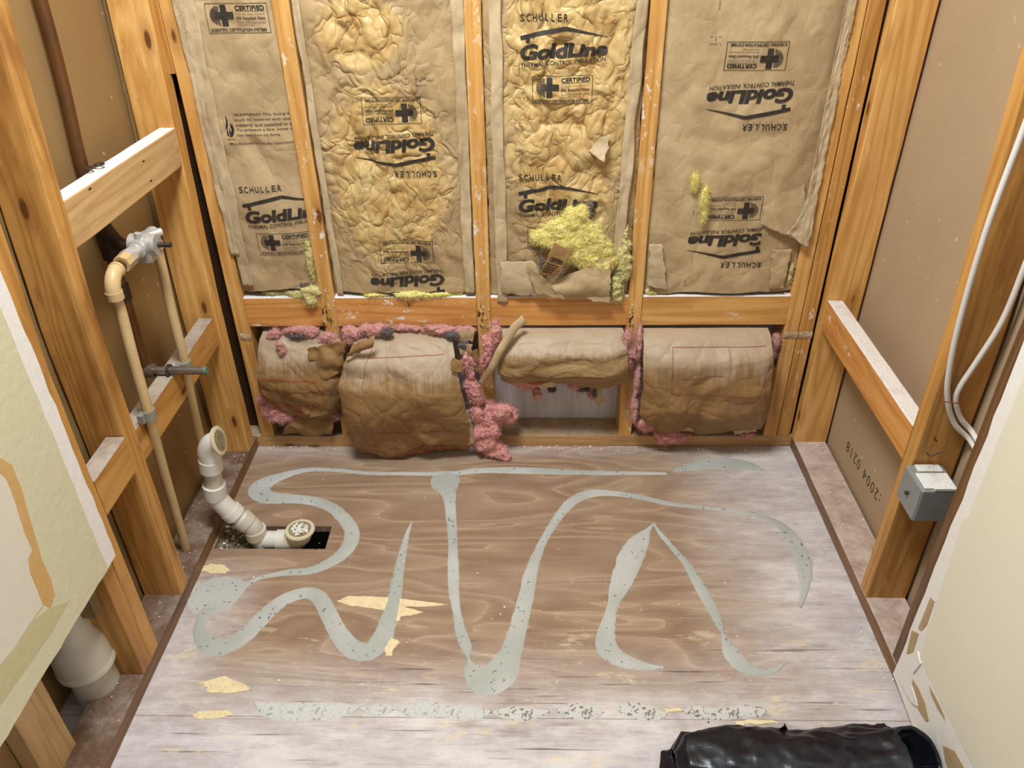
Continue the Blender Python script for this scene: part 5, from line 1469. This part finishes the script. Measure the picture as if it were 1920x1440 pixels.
trail('thin right leg of the grey mortar arch on the right floor half',
      [(1226, 982, 4), (1240, 1002, 10), (1262, 1028, 12), (1288, 1058, 16), (1306, 1088, 22), (1324, 1120, 24), (1340, 1150, 20), (1350, 1174, 14), (1354, 1186, 5), (1360, 1200, 16), (1372, 1224, 34), (1390, 1246, 34), (1420, 1260, 20), (1450, 1258, 14), (1470, 1244, 6)], seed=5)
trail('faint pale mortar smear near the back right floor corner',
      [(1262, 882, 8), (1290, 876, 22), (1330, 870, 34), (1370, 870, 38), (1405, 874, 26), (1430, 882, 8)], seed=6, h=0.0012)
g_d = 'mortar dabs in the front row'
dabs = [([(478, 1318, 6), (505, 1330, 34), (545, 1334, 40), (590, 1334, 40), (630, 1332, 36), (660, 1328, 18), (674, 1326, 5)], 'leftmost long pale mortar dab of the front row', 0),
        ([(674, 1329, 4), (700, 1331, 26), (720, 1330, 28), (744, 1327, 6)], 'smallest mortar dab of the front row, second from the left', 0),
        ([(744, 1328, 6), (775, 1330, 34), (805, 1330, 38), (832, 1332, 30), (870, 1336, 32), (905, 1337, 22), (920, 1334, 4)], 'lumpy mortar dab of the front row below the big V foot, left side', 0),
        ([(920, 1336, 4), (945, 1337, 24), (980, 1338, 32), (1010, 1337, 20), (1030, 1334, 4)], 'pointed oval mortar dab just below the foot of the big V', 1),
        ([(1043, 1332, 8), (1062, 1332, 28), (1090, 1334, 36), (1118, 1334, 28), (1132, 1332, 8)], 'most speckled oval mortar dab, standing apart right of the V foot', 1),
        ([(1157, 1330, 12), (1180, 1330, 32), (1208, 1336, 40), (1236, 1340, 26), (1252, 1338, 6)], 'dark pocked mortar dab above the left end of the black bag', 1),
        ([(1282, 1336, 8), (1305, 1334, 28), (1335, 1338, 26), (1365, 1338, 26), (1395, 1334, 28), (1425, 1334, 22), (1436, 1334, 5)], 'rightmost mortar dab of the front row', 1)]
for k_, (pts_, lab, pock) in enumerate(dabs):
    trail(lab, pts_, 'mortar', g_d, MORTAR_POCK if pock else MORTAR_PALE, 0.0026, 10 + k_, 8)
# torn veneer patches of the plywood
for k_, (pts_) in enumerate(([(632, 1128), (640, 1124), (652, 1118), (700, 1119), (745, 1122), (792, 1128), (842, 1134), (800, 1138), (757, 1138), (795, 1148), (775, 1154), (752, 1156), (748, 1166), (738, 1162), (736, 1147), (690, 1140), (655, 1136)],
                             [(722, 1200), (732, 1196), (745, 1200), (748, 1206), (740, 1214), (734, 1230), (722, 1230), (720, 1215)],
                             [(381, 1062), (395, 1058), (420, 1060), (434, 1070), (420, 1076), (395, 1075), (378, 1070)],
                             [(382, 1278), (420, 1268), (460, 1286), (470, 1294), (430, 1300), (390, 1298)],
                             [(358, 1340), (380, 1334), (430, 1332), (436, 1340), (410, 1348), (370, 1348)],
                             [(1245, 1330), (1275, 1328), (1280, 1334), (1248, 1336)], [(1380, 1352), (1420, 1350), (1455, 1352), (1460, 1356), (1420, 1358), (1396, 1358), (1394, 1362), (1376, 1354)])):
    P_ = []
    for q1, q2 in zip(pts_, pts_[1:] + pts_[:1]):
        for t_ in range(5):
            a_, b_ = q1[0] + (q2[0] - q1[0]) * t_ / 5, q1[1] + (q2[1] - q1[1]) * t_ / 5
            P_.append(on_floor(a_ + (1.5 if k_ == 0 else 7) * float(pn(a_ * 0.11, b_ * 0.9, k_)), b_ + (1.2 if k_ == 0 else 2.2) * float(pn(a_ * 0.3, b_ * 0.6, k_ + 5))))
    v_ = [(p[0], p[1], 0.0011) for p in P_] + [(p[0], p[1], -0.0005) for p in P_]; n = len(P_)
    mb = MB().add(v_, [tuple(range(n))] + [(i, (i + 1) % n, (i + 1) % n + n, i + n) for i in range(n)])
    o = mb.build('torn_veneer', VENEER, floor)
    bm = bmesh.new(); bm.from_mesh(o.data); bmesh.ops.recalc_face_normals(bm, faces=bm.faces[:]); bm.to_mesh(o.data); bm.free()
    if k_ == 0: o['label'] = 'long light splintered veneer patch'

# ------------------------------------------------------------------ loose crumbs and rubble
rs = np.random.RandomState(21); mb = MB()


def bit(c, s_):
    q_ = [np.array(c) + rs.normal(size=3) * s_ * (1, 1, 0.5) + (0, 0, s_ * 0.5) for _k in range(4)]
    for p in q_: p[2] = max(p[2], c[2] + 0.0002)
    mb.add(q_, [(0, 1, 2), (0, 3, 1), (1, 3, 2), (0, 2, 3)])


for _ in range(420): bit((rs.uniform(0.02, 1.56), -abs(rs.normal()) * 0.012 - 0.001, 0.0005), rs.uniform(0.0008, 0.0026))
for _ in range(160): bit((rs.uniform(0.02, 1.55), rs.uniform(-0.98, -0.02), 0.0005), rs.uniform(0.0007, 0.0022))
for _ in range(260): bit((XR - 0.001 - abs(rs.normal()) * 0.012, rs.uniform(-0.8, -0.02), 0.0005), rs.uniform(0.0007, 0.002))
for _ in range(90): bit((rs.uniform(-0.085, -0.003), rs.uniform(-0.95, -0.08), 0.0392), rs.uniform(0.0008, 0.0024))
for _ in range(70): bit((rs.uniform(XR + 0.004, XR + 0.085), rs.uniform(-0.75, -0.04), 0.0392), rs.uniform(0.0008, 0.0022))
for _ in range(120): bit((rs.uniform(0.06, 1.48), rs.uniform(0.006, 0.028), 0.4963), rs.uniform(0.0008, 0.003))
for _ in range(70): bit((rs.uniform(0.06, 1.48), rs.uniform(0.006, 0.08), 0.0393), rs.uniform(0.0008, 0.0022))
o = mb.build('plaster_crumbs', CRUMB); tag(o, 'tiny white plaster crumbs scattered over floor, plates and blocks', 'debris', None, 'stuff')
mb = MB()
gx, gy = np.meshgrid(np.linspace(0.004, 0.085, 30), np.linspace(-0.420, -0.294, 44))
gz = -0.012 - 0.03 * np.clip((gx - 0.05) / 0.035, 0, 1) ** 2 + 0.006 * fbm(gx * 60, gy * 60, 2.0, 4, 0.6)
nb = gx.shape[1]
V = np.stack([gx.ravel(), gy.ravel(), gz.ravel()], 1)
mb.add(V, [(j * nb + i, j * nb + i + 1, (j + 1) * nb + i + 1, (j + 1) * nb + i) for j in range(gx.shape[0] - 1) for i in range(nb - 1)])
sz = len(mb.f)
for _ in range(240):
    x_, y_ = rs.uniform(0.006, 0.075), rs.uniform(-0.418, -0.296)
    bit((x_, y_, -0.012 - 0.03 * max(0, (x_ - 0.05) / 0.035) ** 2), rs.uniform(0.0015, 0.005))
mb.m = [0] * sz + [1 if rs.rand() < 0.35 else 0 for _ in range((len(mb.f) - sz))]
o = mb.build('rubble', [RUBBLE, CRUMB]); tag(o, 'grey rubble and crumbs beside the white drain pipe in the floor hole', 'rubble', None, 'stuff')

# ------------------------------------------------------------------ black plastic roll
bag = empty('plastic_bag', (0, 0, 0)); tag(bag, 'rolled black plastic bag on the floor in the lower right', 'plastic bag')
XB0, XB1, YB, RB = 1.075, 1.478, -1.030, 0.062


def bag_fn(rad, inner=False):
    def fn(u, v):
        x = XB0 + (XB1 - XB0) * u
        th = v * 2 * np.pi
        r = rad * (0.80 + 0.14 * np.clip(u * 4, 0, 1) + 0.10 * np.clip((u - 0.75) * 4, 0, 1) ** 2)
        r = r * np.where(u < 0.05, 0.55 + 9 * u, 1.0)
        r = r + 0.006 * fbm(x * 9, np.cos(th) * 1.2, np.sin(th) * 1.2, 3) + 0.004 * ridge(x * 14, np.cos(th) * 2, np.sin(th) * 2, 2)
        zc = rad * 0.86
        return x + 0.01 * np.sin(th) * np.clip((u - 0.8) * 5, 0, 1), YB + 1.35 * r * np.cos(th), np.maximum(zc + r * 0.82 * np.sin(th) - 0.006, 0.0015)
    return fn


sheet('roll_body', 120, 80, bag_fn(RB), [BLACK_PL], bag, 0.0012)


def rim(u, v):
    th = v * 2 * np.pi
    prof = np.array([(0.0, 0.050, 0.075), (0.25, 0.061, 0.040), (0.45, 0.060, 0.004), (0.5, 0.057, 0.0), (0.6, 0.052, 0.008), (0.8, 0.044, 0.040), (1.0, 0.030, 0.062)])
    r = np.interp(u, prof[:, 0], prof[:, 1]) * (1 + 0.05 * pn(np.cos(th) * 2, np.sin(th) * 2, u * 2)); dp = np.interp(u, prof[:, 0], prof[:, 2])
    n_ = np.array([0.10, -0.48, 0.87]); n_ /= np.linalg.norm(n_)
    e1 = np.array([1.0, 0.0, -0.11]); e1 /= np.linalg.norm(e1); e2 = np.cross(n_, e1)
    p = np.array([1.508, -1.026, 0.074])[:, None, None] + e1[:, None, None] * (r * 0.82 * np.cos(th)) + e2[:, None, None] * (r * 1.05 * np.sin(th)) - n_[:, None, None] * dp
    return p[0], p[1], np.maximum(p[2], 0.0016 + 0.0005 * u)


sheet('open_end', 20, 80, rim, [BLACK_PL], bag, 0.0012)
sheet('end_fold', 12, 12, lambda u, v: (1.285 + 0.03 * (u - 0.5) * (1 - v), YB + 0.075 + 0.004 * u - 0.01 * v, 0.055 + 0.035 * v + 0.004 * u), [BLACK_PL], bag, 0.0012)
sheet('end_fold', 24, 16, lambda u, v: (XB0 - 0.035 + 0.075 * u + 0.02 * v, YB - 0.03 + 0.09 * v + 0.006 * pn(u * 4, v * 3), 0.012 + 0.055 * u * (0.4 + 0.6 * np.sin(v * 2.6)) + 0.003 * pn(u * 6, v * 6)), [BLACK_PL], bag, 0.0012)
